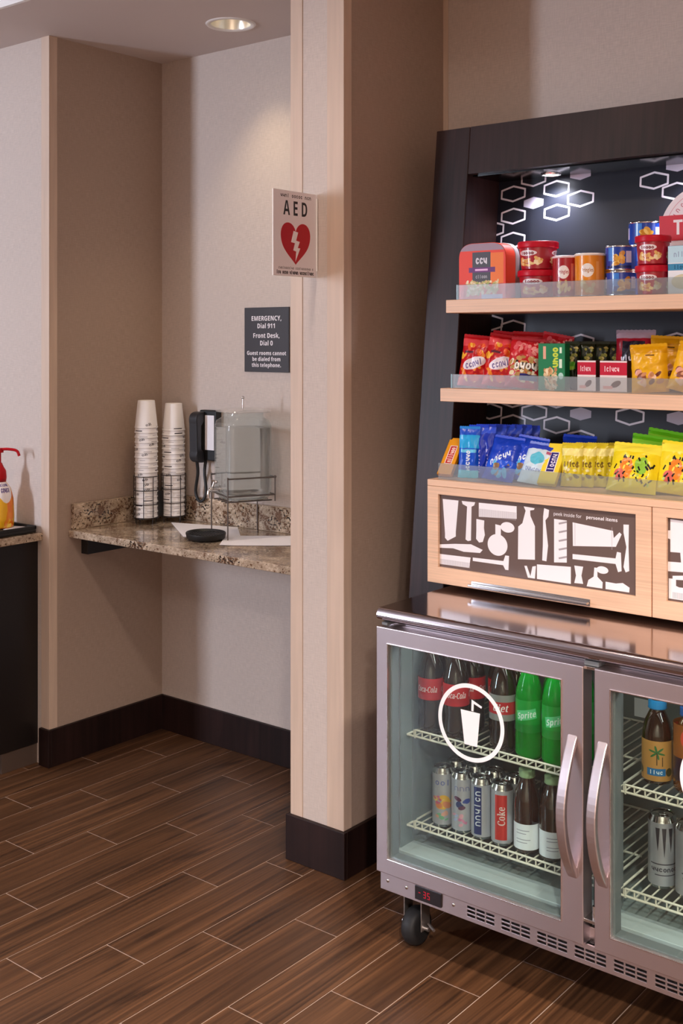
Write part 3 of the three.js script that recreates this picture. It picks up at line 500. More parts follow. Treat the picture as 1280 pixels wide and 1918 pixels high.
// ---------- signs ----------
{
  const t = canvasTex(512, 672, (g, w, h) => {
    g.fillStyle = '#efe9ee'; g.fillRect(0, 0, w, h); g.fillStyle = '#1d1a20'; g.textAlign = 'center';
    g.font = 'bold 34px sans-serif'; glyphs(g, 80, 22, 400, 26, 15, '#3a353c', 6);
    g.save(); g.translate(w / 2 + 6, 190); g.scale(0.95, 1.25); g.font = 'bold 128px sans-serif'; g.fillText('A E D', 0, 0); g.restore();
    g.fillStyle = '#b80f24'; g.beginPath(); g.moveTo(262, 318); g.bezierCurveTo(245, 262, 180, 232, 128, 262); g.bezierCurveTo(66, 300, 76, 392, 118, 450); g.bezierCurveTo(160, 505, 220, 540, 262, 582); g.bezierCurveTo(304, 540, 364, 505, 406, 450); g.bezierCurveTo(448, 392, 458, 300, 396, 262); g.bezierCurveTo(344, 232, 279, 262, 262, 318); g.fill();
    g.fillStyle = '#f2ecef'; g.beginPath(); for (const [x, y] of [[236, 312], [292, 322], [268, 388], [312, 396], [288, 446], [318, 448], [258, 560], [268, 476], [232, 468], [252, 410], [206, 404]]) g.lineTo(x, y); g.fill();
    g.fillStyle = '#3a353c'; glyphs(g, 40, 600, 440, 20, 26, '#6a646c', 4); glyphs(g, 34, 632, 450, 26, 26, '#3a353c', 7);
  });
  const x = -2.238, r = rootAt('aed_sign', 'white flag sign with AED lettering and a red heart with a lightning bolt', 'sign', [x, 1.788, FZ]);
  partW(r, 'sign_board', bx(x - 0.0035, x, 1.79, 2.042, FZ + 0.004, -2.459, 0.0006), M.white);
  const face = bx(x, x + 0.0004, 1.7915, 2.0405, FZ + 0.006, -2.4605, 0), p = face.attributes.position, uv = face.attributes.uv;
  for (let i = 0; i < p.count; i++) uv.setXY(i, (-2.4605 - p.getZ(i)) / 0.1905, (p.getY(i) - 1.7915) / 0.249);
  partW(r, 'printed_face', face, S({ map: t, roughness: 0.45 }));
  partW(r, 'mounting_flange', bx(x - 0.0035, x + 0.005, 1.81, 2.03, FZ + 0.003, FZ + 0.0055, 0.0006), M.white);
  const t2 = canvasTex(512, 548, (g, w, h) => {
    g.fillStyle = '#2d272a'; g.fillRect(0, 0, w, h); g.fillStyle = '#ebe4e6'; g.textAlign = 'center';
    g.font = 'bold 58px sans-serif'; ['EMERGENCY,', 'Dial 911'].forEach((s, i) => g.fillText(s, w / 2, 108 + i * 66, 400));
    ['Front Desk,', 'Dial 0'].forEach((s, i) => g.fillText(s, w / 2, 258 + i * 66, 340));
    g.font = 'bold 48px sans-serif'; ['Guest rooms cannot', 'be dialed from', 'this telephone.'].forEach((s, i) => g.fillText(s, w / 2, 408 + i * 52, 470));
  });
  const e = rootAt('telephone_notice', 'dark grey notice plate with white emergency dialling text on the alcove wall', 'sign', [-2.962, 1.48, BZ]);
  partW(e, 'plate', bx(-3.077, -2.847, 1.48, 1.727, BZ, BZ + 0.006, 0.001), S({ color: 0x2d272a, roughness: 0.5 }));
  const f2 = bx(-3.0735, -2.8505, 1.4835, 1.7235, BZ + 0.006, BZ + 0.0064, 0), p2 = f2.attributes.position, uv2 = f2.attributes.uv;
  for (let i = 0; i < p2.count; i++) uv2.setXY(i, (p2.getX(i) + 3.0735) / 0.223, (p2.getY(i) - 1.4835) / 0.24);
  partW(e, 'printed_face', f2, S({ map: t2, roughness: 0.5 }));
}
// ---------- counter at the left edge, with tray and soap pump ----------
{
  const c = rootAt('counter_cabinet', 'dark cabinet with a granite top standing against the left wall', 'cabinet', [-4.5, 0, -2.45]);
  partW(c, 'worktop', bx(-5.4, -3.59, 0.846, 0.876, FZ, -2.27, 0.003, 2), M.granite);
  partW(c, 'cabinet_body', bx(-5.4, -3.622, 0.075, 0.846, FZ, -2.31, 0.002), S({ color: 0x17110f, roughness: 0.4 }));
  partW(c, 'toe_kick', bx(-5.4, -3.627, 0.0, 0.075, FZ, -2.5, 0.001), S({ color: 0x6b5a50, metalness: 0.5, roughness: 0.5 }));
  const t = rootAt('serving_tray', 'black rectangular tray on the granite top at the left edge', 'tray', [-3.85, 0.876, -2.5]);
  partW(t, 'tray_base', bx(-4.1, -3.607, 0.876, 0.892, -2.64, -2.32, 0.006, 2), M.black);
  partW(t, 'tray_rim', [bx(-4.1, -3.607, 0.889, 0.903, -2.64, -2.63, 0.003), bx(-4.1, -3.607, 0.889, 0.903, -2.33, -2.32, 0.003), bx(-4.1, -4.09, 0.889, 0.903, -2.64, -2.32, 0.003), bx(-3.617, -3.607, 0.889, 0.903, -2.64, -2.32, 0.003)], M.black);
  const card = thing('card', 'small white card on the tray beside the yellow bottle', 'card', [-3.668, 0.8924, -2.59], 0.5); part(card, 'card_face', bx(-0.03, 0.03, 0, 0.0012, -0.04, 0.04, 0), M.paper);
  const lt = canvasTex(512, 256, (g, w, h) => { const gr = g; g.fillStyle = '#f2b51c'; g.fillRect(0, 0, w, h); for (let i = 0; i < 60; i++) { g.fillStyle = ['#f08a1d', '#f6cf3a', '#e8770f'][i % 3]; g.beginPath(); g.ellipse(rnd(0, w), rnd(120, 256), rnd(8, 30), rnd(8, 26), rnd(0, 3), 0, 7); g.fill(); } for (const x of [130, 386]) { g.fillStyle = '#f4eef0'; g.beginPath(); g.ellipse(x, 84, 62, 50, 0, 0, 7); g.fill(); glyphs(g, x - 40, 66, 80, 16, 6, '#5a4a86', 5); glyphs(g, x - 34, 90, 68, 16, 5, '#5a4a86', 5); } });
  const b = thing('soap_pump', 'yellow pump bottle with a red pump head standing on the black tray', 'bottle', [-3.73, 0.8925, -2.562], -0.1);
  part(b, 'bottle_body', lathe([[0, 0], [0.045, 0], [0.052, 0.006], [0.054, 0.04], [0.051, 0.11], [0.041, 0.15], [0.026, 0.17], [0.022, 0.176], [0, 0.176]], 40), Ph({ map: lt, roughness: 0.25, clearcoat: 0.5 }));
  const red = M.shine(0xb5101c, 0.3);
  part(b, 'pump_collar', lathe([[0, 0.174], [0.024, 0.174], [0.026, 0.19], [0.024, 0.215], [0.014, 0.232], [0.009, 0.245], [0, 0.246]], 28), red);
  part(b, 'pump_head', [cyl(0.0055, 0.0055, 0.05, 0, 0.262, 0, 14), cyl(0.013, 0.015, 0.016, 0, 0.292, 0, 20), tube([[0, 0.296, 0], [0.03, 0.297, -0.022], [0.055, 0.29, -0.042], [0.062, 0.272, -0.047]], 0.0055, 20, 10)], red);
}
// ---------- products ----------
const txt = (g, s, x, y, font, fill, maxW, stroke, lw = 6) => { g.font = font; g.textAlign = 'center'; if (stroke) { g.strokeStyle = stroke; g.lineWidth = lw; g.lineJoin = 'round'; g.strokeText(s, x, y, maxW); } g.fillStyle = fill; g.fillText(s, x, y, maxW); };
const blobs = (g, n, cols, x0, x1, y0, y1, r0, r1) => { for (let i = 0; i < n; i++) { g.fillStyle = cols[i % cols.length]; g.beginPath(); g.ellipse(rnd(x0, x1), rnd(y0, y1), rnd(r0, r1), rnd(r0, r1) * 0.7, rnd(0, 3), 0, 7); g.fill(); } };
// pillow pouch standing on its bottom seal; both faces carry the print
function pouchGeo(w, h, t, seed, nx = 14, ny = 20) {
  const L = [];
  for (const s of [1, -1]) {
    const g = new THREE.PlaneGeometry(w, h, nx, ny), p = g.attributes.position, uv = g.attributes.uv;
    for (let i = 0; i < p.count; i++) {
      const u = p.getX(i) / w * 2, v = p.getY(i) / h * 2, c = Math.max(0, 1 - Math.abs(v) ** 3.2), e = Math.max(0, 1 - Math.abs(u) ** 2.6);
      const wr = perlin.noise(u * 2.3 + seed, v * 2.6, seed) * 0.12 + perlin.noise(u * 5 + seed, v * 5, seed + 4) * 0.07;
      const cr = perlin.noise(u * 3.1 + seed * 2, v * 9, seed + 9) * 0.5 * Math.abs(v) ** 1.5; const z = s * t / 2 * 1.25 * Math.pow(c, 0.75) * Math.pow(e, 0.6) * (1 + wr * 3.2 + cr);
      p.setXYZ(i, p.getX(i) * (1 - 0.05 * c) + wr * 0.012 * (1 - e), p.getY(i) + h / 2 + perlin.noise(u * 3 + seed, 5 * v, 1) * 0.002, z + wr * 0.008 * c);
      if (s < 0) uv.setX(i, 1 - uv.getX(i));
    }
    if (s < 0) { const ix = g.index.array; for (let i = 0; i < ix.length; i += 3) { const a = ix[i]; ix[i] = ix[i + 1]; ix[i + 1] = a; } }
    g.computeVertexNormals(); L.push(g);
  }
  return merge(L);
}
const sealGeo = (w, h, at) => { const s = new THREE.Shape(), n = 18, y0 = at - 0.001, y1 = at + h; s.moveTo(-w / 2, y0); for (let i = 0; i <= n; i++) s.lineTo(-w / 2 + w * i / n, y1 + (i % 2 ? 0.0014 : 0)); s.lineTo(w / 2, y0); return extr(s, 0.0012).translate(0, 0, -0.0006); };
const boxMat = {};
function pouch(name, label, cat, tex, sealCol, w, h, t, seed, pos, turn, tilt, roll, group) {
  const o = thing(name, label, cat, pos, turn, group); o.rotation.set(tilt, turn, roll);
  part(o, 'pouch', pouchGeo(w, h, t, seed), Ph({ map: tex, roughness: 0.26, specularIntensity: 0.8 }));
  part(o, 'top_seal', sealGeo(w * 0.985, 0.006, h), M.shine(sealCol, 0.3));
  return o;
}
function carton(name, label, cat, tex, sideCol, w, h, d, pos, turn = 0, tilt = 0, group) {
  const o = thing(name, label, cat, pos, turn, group); o.rotation.set(tilt, turn, 0);
  part(o, 'carton_body', bx(-w / 2, w / 2, 0, h, -d / 2, d / 2, 0.0012), M.shine(sideCol, 0.4));
  const f = bx(-w / 2 + 0.0008, w / 2 - 0.0008, 0.0008, h - 0.0008, d / 2, d / 2 + 0.0003, 0), p = f.attributes.position, uv = f.attributes.uv;
  for (let i = 0; i < p.count; i++) uv.setXY(i, p.getX(i) / w + 0.5, p.getY(i) / h);
  part(o, 'printed_front', f, Ph({ map: tex, roughness: 0.42, specularIntensity: 0.4 }));
  return o;
}
// wrapped label: the middle of the print (u = 0.5) looks along +z
const wrap = (g) => { const uv = g.attributes.uv; for (let i = 0; i < uv.count; i++) uv.setX(i, 1 - uv.getX(i)); return g; };
function wrapCyl(r0, r1, y0, y1, n = 36) { const g = new THREE.CylinderGeometry(r1, r0, y1 - y0, n, 1, true).rotateY(Math.PI).translate(0, (y0 + y1) / 2, 0); return g; }

// --- top shelf ---
const T1 = 1.7195;
{
  const t = canvasTex(512, 512, (g, w, h) => {
    g.fillStyle = '#e8432c'; g.fillRect(0, 0, w, h); g.fillStyle = '#ef7a2e'; g.fillRect(340, 90, 150, 280); g.fillStyle = '#a08a9a'; g.fillRect(0, 0, w, 66);
    g.fillStyle = '#4c4a52'; g.fillRect(150, 80, 200, 300); glyphs(g, 185, 122, 130, 62, 3, '#d8d4de', 15); g.fillStyle = '#6d2f74'; g.fillRect(110, 220, 290, 46); g.fillStyle = '#e9b6e2'; g.fillRect(180, 234, 140, 18);
    glyphs(g, 185, 290, 130, 30, 6, '#b9b4ba', 5); blobs(g, 160, ['#e8d3a0', '#d7b77c', '#f3e6c4', '#c6b06a', '#a9b35e'], 90, 430, 350, 470, 10, 24); g.fillStyle = '#cbc7ea'; g.fillRect(250, 470, 230, 42);
  });
  const o = thing('rice_bowl', 'orange-red ready meal tub with a rounded top at the left end of the top shelf', 'food tub', [-1.768, T1, -2.868]);
  const s = new THREE.Shape(); const w = 0.08, h = 0.164; s.moveTo(-w, 0); s.lineTo(w, 0); s.lineTo(w, h - 0.045); s.bezierCurveTo(w, h - 0.012, w - 0.02, h, w - 0.05, h); s.lineTo(-w + 0.05, h); s.bezierCurveTo(-w + 0.02, h, -w, h - 0.012, -w, h - 0.045); s.lineTo(-w, 0);
  part(o, 'sleeve', extr(s, 0.05, 0.002).translate(0, 0, -0.026), M.shine(0xd8452e, 0.4));
  const f = new THREE.ShapeGeometry(s, 12), p = f.attributes.position, uv = f.attributes.uv; for (let i = 0; i < p.count; i++) uv.setXY(i, p.getX(i) / (2 * w) + 0.5, p.getY(i) / h);
  const fr = extr(s, 0.0004, 0, 12), pf = fr.attributes.position, uf = fr.attributes.uv; for (let i = 0; i < pf.count; i++) uf.setXY(i, pf.getX(i) / (2 * w) + 0.5, pf.getY(i) / h);
  part(o, 'printed_front', fr.scale(0.985, 0.985, 1).translate(0, 0.001, 0.0262), Ph({ map: t, roughness: 0.4, specularIntensity: 0.4 }));
  part(o, 'tub', extr(s, 0.02, 0.003).scale(1.0, 1.015, 1).translate(0, 0, -0.05), Ph({ color: 0xcfc8cc, transmission: 0.4, thickness: 0, roughness: 0.3 }), 'clear plastic tub edge');
}
{
  const t = canvasTex(512, 256, (g, w, h) => { g.fillStyle = '#ece8e6'; g.fillRect(0, 0, w, h); g.fillStyle = '#5d1f20'; g.fillRect(0, 70, w, 70); g.fillStyle = '#b97a5a'; g.fillRect(0, 140, w, 120); for (const x of [120, 256, 392]) { glyphs(g, x - 36, 92, 72, 26, 4, '#e6d0c0', 6); g.fillStyle = '#211a1a'; g.fillRect(x - 16, 200, 32, 40); } });
  const o = thing('soup_cup', 'tall pale cup with a brown band half hidden behind the red-orange meal tub', 'cup', [-1.668, T1, -2.975]);
  part(o, 'cup_body', wrapCyl(0.03, 0.036, 0.001, 0.138), Ph({ map: t, roughness: 0.4 })); part(o, 'lid', lathe([[0, 0.137], [0.037, 0.137], [0.039, 0.139], [0.039, 0.143], [0.035, 0.146], [0, 0.145]], 36), M.white); part(o, 'base', cyl(0.03, 0.029, 0.002, 0, 0.001, 0), M.white);
}
const lidRed = M.shine(0xc2102a, 0.35);
{
  const t = canvasTex(768, 256, (g, w, h) => { g.fillStyle = '#a80f24'; g.fillRect(0, 0, w, h); for (const x of [128, 384, 640]) { g.fillStyle = '#e9dfe2'; g.beginPath(); g.ellipse(x - 20, 70, 74, 34, 0, 0, 7); g.fill(); glyphs(g, x - 74, 52, 108, 34, 5, '#7a0f1c', 8); blobs(g, 30, ['#e9b765', '#f2d08c', '#d99445', '#f7e5b6'], x - 90, x + 80, 130, 215, 14, 28); } });
  const o = thing('pasta_bowl', 'wide red bowl with a red lid stacked above its twin beside the meal tub', 'food bowl', [-1.6165, T1 + 0.081, -2.9]);
  part(o, 'bowl_body', wrapCyl(0.0475, 0.054, 0.003, 0.064), Ph({ map: t, roughness: 0.35, clearcoat: 0.4 }));
  part(o, 'base', lathe([[0, 0.001], [0.044, 0], [0.0475, 0.004], [0.0475, 0.006]], 36), lidRed);
  part(o, 'lid', lathe([[0.054, 0.062], [0.0575, 0.062], [0.0585, 0.066], [0.0585, 0.077], [0.056, 0.0805], [0.05, 0.0805], [0.048, 0.0785], [0, 0.0785]], 44), lidRed);
  copyOf(o, 'wide red bowl under its twin beside the meal tub on the top shelf', [-1.6165, T1, -2.9], 0.3);
  const u = copyOf(o, 'narrower red lidded bowl on top of another, in front of the round sign', [-1.254, T1 + 0.0785, -2.862], 0.2); u.scale.set(0.8, 0.96, 0.8);
  const l = copyOf(o, 'narrower red lidded bowl at the bottom of its stack, before the round sign', [-1.254, T1, -2.862], 0.2); l.scale.set(0.8, 0.96, 0.8);
}
function crispCan(label, x, z, r, h, col, lidCol, word, wordCol) {
  const t = canvasTex(768, 256, (g, w, h2) => { g.fillStyle = col; g.fillRect(0, 0, w, h2); for (const px of [128, 384, 640]) { g.fillStyle = '#f2ece6'; g.beginPath(); g.ellipse(px, 96, 54, 44, 0, 0, 7); g.fill(); txt(g, word, px, 106, 'bold 32px sans-serif', wordCol, 100); blobs(g, 14, ['#e8c060', '#d9a23c', '#f0d58a'], px - 55, px + 55, 165, 225, 14, 26); g.fillStyle = 'rgba(255,190,150,0.55)'; g.fillRect(px + 72, 40, 26, 170); } });
  const o = thing('crisp_can', label, 'snack can', [x, T1, z], 0.3);
  part(o, 'can_body', wrapCyl(r, r, 0.003, h - 0.006), Ph({ map: t, roughness: 0.3, clearcoat: 0.5 }));
  part(o, 'rim', [lathe([[0, 0.001], [r - 0.001, 0], [r + 0.0008, 0.002], [r, 0.004]], 36)], M.chrome);
  part(o, 'lid', lathe([[r, h - 0.007], [r + 0.0015, h - 0.006], [r + 0.0015, h - 0.002], [r - 0.002, h], [r - 0.006, h - 0.002], [0, h - 0.002]], 36), S({ color: lidCol, roughness: 0.4 }));
}
crispCan('short red snack can with a pale lid beside the orange can', -1.521, -2.885, 0.0365, 0.1165, '#a81522', 0xe6c9cc, 'Pringles', '#a01522');
crispCan('short orange snack can on the top shelf beside the red one', -1.441, -2.872, 0.0405, 0.1185, '#e58a10', 0xead9cc, 'Pringles', '#a05a10');
{
  const t = canvasTex(768, 192, (g, w, h) => { g.fillStyle = '#1a3fa0'; g.fillRect(0, 0, w, h); for (const x of [128, 384, 640]) { g.fillStyle = '#3f86dc'; g.fillRect(x - 90, 10, 50, 110); blobs(g, 14, ['#e0a43a', '#c98524', '#efc565'], x - 50, x + 40, 60, 160, 16, 30); g.fillStyle = '#c9c2e2'; g.fillRect(x + 56, 40, 44, 96); g.fillStyle = '#14245e'; g.fillRect(x - 100, 160, 200, 20); } });
  const mk = (label, x, y, z, r) => {
    const o = thing('pull_tab_can', label, 'food can', [x, y, z], 0.25); const h = 0.0685;
    part(o, 'can_body', wrapCyl(r, r, 0.003, h - 0.003), Ph({ map: t, roughness: 0.25, clearcoat: 0.5 }));
    part(o, 'rim', lathe([[0, 0.0015], [r - 0.004, 0.001], [r, 0], [r + 0.001, 0.003], [r, 0.005]], 36), M.chrome); part(o, 'rim', lathe([[r, h - 0.005], [r + 0.0012, h - 0.003], [r, h], [r - 0.003, h], [r - 0.004, h - 0.002], [0, h - 0.002]], 36), M.chrome);
    part(o, 'pull_tab', [new THREE.TorusGeometry(0.008, 0.0018, 6, 18).rotateX(Math.PI / 2).translate(r - 0.014, h + 0.0005, 0), bx(-0.005, r - 0.02, h - 0.0018, h + 0.0002, -0.005, 0.005, 0.0005)], S({ color: 0xd8c27a, metalness: 0.9, roughness: 0.3 }));
    return o;
  };
  const c = mk('upper blue can of the front pair between the orange can and red bowls', -1.363, T1 + 0.069, -2.905, 0.0435);
  copyOf(c, 'lower blue can of the front pair between the orange can and red bowls', [-1.363, T1, -2.905], 0.6);
  const rear = copyOf(c, 'topmost blue can of the rear stack, its lid above all other cans', [-1.336, T1 + 0.138, -3.003], 2.6); rear.scale.set(1.1, 1.02, 1.1);
  [0, 1].forEach((i) => { const k = copyOf(c, i ? 'middle blue can hidden in the rear stack behind the front pair' : 'lowest blue can hidden in the rear stack behind the front pair', [-1.336, T1 + 0.069 * i, -3.003], 0.4); k.scale.set(1.1, 1, 1.1); });
}
{
  const t = canvasTex(384, 512, (g, w, h) => { g.fillStyle = '#eef0f4'; g.fillRect(0, 0, w, h); g.fillStyle = '#bfe2ef'; g.fillRect(0, 0, w, 180); glyphs(g, 70, 66, 240, 50, 6, '#8a9ab8', 8); g.fillStyle = '#3f8db4'; g.fillRect(0, 190, w, 70); glyphs(g, 70, 206, 240, 38, 7, '#0f4a6c', 8); g.fillStyle = '#d9cfae'; g.beginPath(); g.ellipse(w / 2, 380, 150, 80, 0, 0, 7); g.fill(); });
  carton('oatmeal_box', 'white and pale blue carton at the right of the top shelf by the picture edge', 'food box', t, 0x2f7fae, 0.088, 0.126, 0.05, [-1.163, T1, -2.872]);
}
{ // round shelf sign with a red banner
  const t = canvasTex(512, 512, (g, w, h) => { g.fillStyle = '#efe6ec'; g.fillRect(0, 0, w, h); g.strokeStyle = '#d9a8b2'; g.lineWidth = 4; g.beginPath(); g.arc(256, 256, 226, 0, 7); g.stroke(); g.fillStyle = '#b85a6c'; g.font = '34px sans-serif'; g.textAlign = 'center'; for (let i = 0; i < 15; i++) { const a = -Math.PI * 0.9 + i * 0.19; g.save(); g.translate(256 + 188 * Math.cos(a), 256 + 188 * Math.sin(a)); g.rotate(a + Math.PI / 2); glyphs(g, -10, -26, 22, 26, 1, '#b85a6c', 4); g.restore(); } });
  const tb = canvasTex(512, 128, (g, w, h) => { g.fillStyle = '#cf1b31'; g.fillRect(0, 0, w, h); txt(g, 'TREATS', w / 2 + 4, 98, 'bold 104px sans-serif', '#f6eef0', 440); });
  const o = rootAt('round_sign', 'round white sign with a red banner starting with T, standing on the top shelf', 'sign', [-1.15, T1, -2.955]);
  const z = -2.955, disc = new THREE.Shape(); disc.absarc(0, 0, 0.124, 0, Math.PI * 2);
  partW(o, 'disc', extr(disc, 0.004, 0.0005, 48).translate(-1.15, 1.888, z), M.white);
  const f = new THREE.Shape(); f.absarc(0, 0, 0.1225, 0, Math.PI * 2); const fg = extr(f, 0.0004, 0, 48), p = fg.attributes.position, uv = fg.attributes.uv; for (let i = 0; i < p.count; i++) uv.setXY(i, p.getX(i) / 0.245 + 0.5, p.getY(i) / 0.245 + 0.5);
  partW(o, 'printed_face', fg.translate(-1.15, 1.888, z + 0.0042), S({ map: t, roughness: 0.5 }));
  const b = bx(-1.274, -1.026, 1.868, 1.936, z + 0.005, z + 0.007, 0.0005), pb = b.attributes.position, ub = b.attributes.uv; for (let i = 0; i < pb.count; i++) ub.setXY(i, (pb.getX(i) + 1.274) / 0.248, (pb.getY(i) - 1.868) / 0.068);
  partW(o, 'banner', b, S({ map: tb, roughness: 0.45 }), 'red banner with white capitals');
  partW(o, 'stand', [bx(-1.16, -1.14, T1, 1.78, z - 0.008, z - 0.004), bx(-1.2, -1.1, T1, T1 + 0.005, z - 0.04, z + 0.02)], M.white);
}
// --- middle shelf ---
const T2 = 1.4625;
const chipTex = canvasTex(256, 384, (g, w, h) => { g.fillStyle = '#c0141f'; g.fillRect(0, 0, w, h); g.fillStyle = '#e04a50'; g.fillRect(0, 20, w, 60); blobs(g, 40, ['#f08a2a', '#e8571f', '#f5b63c', '#d8301f'], 0, w, 60, 370, 12, 34); g.save(); g.translate(128, 210); g.rotate(-0.35); g.fillStyle = '#efe9f2'; g.beginPath(); g.ellipse(0, 0, 100, 46, 0, 0, 7); g.fill(); glyphs(g, -76, -22, 150, 46, 5, '#6a5a94', 8); g.restore(); g.fillStyle = '#58102a'; g.fillRect(30, 120, 80, 16); });
const trailTex = canvasTex(256, 384, (g, w, h) => { g.fillStyle = '#bf1a24'; g.fillRect(0, 0, w, h); blobs(g, 30, ['#e0626a', '#d2303a', '#f0958f'], 0, w, 0, 130, 12, 30); blobs(g, 50, ['#e9d9a8', '#c99a5c', '#efe6cc', '#b58a4a'], 20, 230, 150, 330, 12, 30); glyphs(g, 56, 184, 180, 60, 4, '#3a2a20', 20); seedState -= 0; glyphs(g, 56, 184, 180, 60, 4, '#f4f0e6', 14); g.fillStyle = '#232272'; g.fillRect(110, 280, 130, 50); });
const G2 = 'bags of red snacks on the middle shelf';
pouch('chip_bag', 'red crisp bag foremost at the left end of the middle shelf, white oval upright', 'snack bag', chipTex, 0xb8202a, 0.092, 0.148, 0.034, 1, [-1.806, T2 + 0.003, -2.848], 0.35, -0.22, -0.1, G2);
pouch('chip_bag', 'second red crisp bag from the left on the middle shelf', 'snack bag', chipTex, 0xb8202a, 0.092, 0.15, 0.03, 2, [-1.73, T2 + 0.003, -2.862], 0.5, -0.2, -0.16, G2);
pouch('nut_bag', 'red bag printed with cream nuts beside the green box', 'snack bag', trailTex, 0xc23a44, 0.1, 0.142, 0.03, 3, [-1.648, T2 + 0.003, -2.858], 0.35, -0.3, -0.1, G2);
pouch('chip_bag', 'red crisp bag standing behind the two foremost ones', 'snack bag', chipTex, 0xb8202a, 0.092, 0.156, 0.028, 4, [-1.757, T2 + 0.004, -2.925], 0.3, -0.14, -0.12, G2);
pouch('chip_bag', 'red crisp bag with its crumpled top showing above the nut bag', 'snack bag', chipTex, 0xb8202a, 0.092, 0.157, 0.028, 5, [-1.678, T2 + 0.001, -2.932], 0.4, -0.12, -0.05, G2);
pouch('nut_bag', 'red nut bag at the back, nearest the green box', 'snack bag', trailTex, 0xc23a44, 0.092, 0.15, 0.028, 6, [-1.607, T2 + 0.004, -2.935], 0.3, -0.12, -0.2, G2);
{
  const t = canvasTex(320, 480, (g, w, h) => { g.fillStyle = '#0f7a44'; g.fillRect(0, 0, w, h); g.save(); g.translate(182, 40); g.rotate(Math.PI / 2); g.fillStyle = '#c9dc3a'; glyphs(g, 0, -66, 210, 66, 4, '#c9dc3a', 18); g.restore(); g.fillStyle = '#e5a98c'; g.fillRect(60, 30, 34, 130); g.fillStyle = '#dff0d8'; g.fillRect(250, 160, 34, 90); g.fillRect(256, 40, 26, 60); blobs(g, 60, ['#e3c392', '#cf9f66', '#f0dcb6', '#b9814a'], 80, 220, 250, 470, 14, 30); g.fillStyle = '#b8dcd0'; g.beginPath(); g.ellipse(270, 330, 30, 34, 0, 0, 7); g.fill(); });
  carton('green_box', 'upright green carton with yellow vertical lettering on the middle shelf', 'snack box', t, 0x0c5f38, 0.083, 0.13, 0.028, [-1.531, T2, -2.835]);
  const d = canvasTex(128, 384, (g, w, h) => { g.fillStyle = '#1a2412'; g.fillRect(0, 0, w, h); blobs(g, 12, ['#9a9a4a', '#b8ac62', '#7a8038'], 20, 108, 30, 150, 10, 22); g.fillStyle = '#4f9a28'; g.fillRect(34, 150, 60, 60); g.fillStyle = '#8cb83a'; g.fillRect(44, 190, 40, 30); });
  const L = ['dark green pouch standing right behind the green carton', 'second dark green pouch from the green carton', 'third dark green pouch from the green carton', 'last dark green pouch in the row beyond the green carton'];
  let src; [[-1.502, -2.885, 0.13], [-1.466, -2.905, 0.134], [-1.432, -2.925, 0.132], [-1.402, -2.945, 0.13]].forEach(([x, z], i) => { if (!i) src = pouch('nut_pouch', L[0], 'snack bag', d, 0x20281a, 0.042, 0.128, 0.016, 9, [x, T2 + 0.001, z], 0.35, -0.06, 0, 'dark green pouches in a row'); else copyOf(src, L[i], [x, T2 + 0.001, z], 0.35, -0.06, 0); });
  const k = canvasTex(256, 320, (g, w, h) => { g.fillStyle = '#a3182c'; g.fillRect(0, 0, w, h); g.fillStyle = '#b8a0b0'; g.fillRect(0, 0, w, 34); g.fillStyle = '#1d1626'; g.fillRect(50, 50, 150, 130); glyphs(g, 44, 130, 160, 36, 6, '#e6e0ee', 9); g.fillStyle = '#b03040'; g.beginPath(); g.ellipse(128, 84, 20, 12, 0, 0, 7); g.fill(); g.fillStyle = '#c7a892'; g.fillRect(30, 210, 200, 110); });
  pouch('cocoa_bag', 'dark red and black bag with a grey crimped top behind the yellow bags', 'snack bag', k, 0x9a8a98, 0.112, 0.16, 0.03, 12, [-1.338, T2 + 0.001, -2.93], 0.12, -0.1, 0);
  const c = canvasTex(320, 320, (g, w, h) => { g.fillStyle = '#efe2e2'; g.fillRect(0, 0, w, h); g.fillStyle = '#c41d38'; g.fillRect(0, 20, w, 130); glyphs(g, 50, 60, 180, 50, 6, '#f2d8dc', 9); g.fillStyle = '#5a2a22'; g.beginPath(); g.ellipse(190, 240, 60, 30, -0.4, 0, 7); g.fill(); g.fillStyle = '#e8a8a8'; g.fillRect(40, 260, 110, 30); });
  carton('wafer_box', 'small red and white box next to the dark green pouches', 'snack box', c, 0x3b1d18, 0.055, 0.084, 0.03, [-1.438, T2, -2.86], 0.05);
  carton('wafer_box', 'wider red and white box with a dark side, beside the yellow bags', 'snack box', c, 0x3b1d18, 0.078, 0.084, 0.032, [-1.358, T2, -2.858], 0.05);
  const y = canvasTex(256, 320, (g, w, h) => { g.fillStyle = '#eab016'; g.fillRect(0, 0, w, h); g.fillStyle = '#d69a0c'; g.fillRect(0, 0, w, 50); g.fillStyle = '#5a3a10'; g.fillRect(110, 60, 60, 8);  blobs(g, 14, ['#e9a892', '#8a4a2c', '#f2c8a8', '#c98a5c', '#6a2f1c'], 40, 220, 175, 260, 16, 32); });
  const A = pouch('candy_bag', 'yellow sweet bag standing foremost beside the wider red and white box', 'snack bag', y, 0xd8a010, 0.098, 0.122, 0.028, 14, [-1.256, T2 + 0.001, -2.85], 0.25, -0.12, 0.06, 'yellow sweet bags on the middle shelf');
  copyOf(A, 'yellow sweet bag tilted to the left at the picture edge', [-1.165, T2 + 0.003, -2.855], 0.2, -0.15, -0.25);
  copyOf(A, 'yellow sweet bag leaning behind the foremost one', [-1.243, T2 + 0.022, -2.925], 0.3, -0.1, -0.05);
  copyOf(A, 'yellow sweet bag at the back right, above the tilted one', [-1.155, T2 + 0.022, -2.93], 0.2, -0.1, 0.05);
}
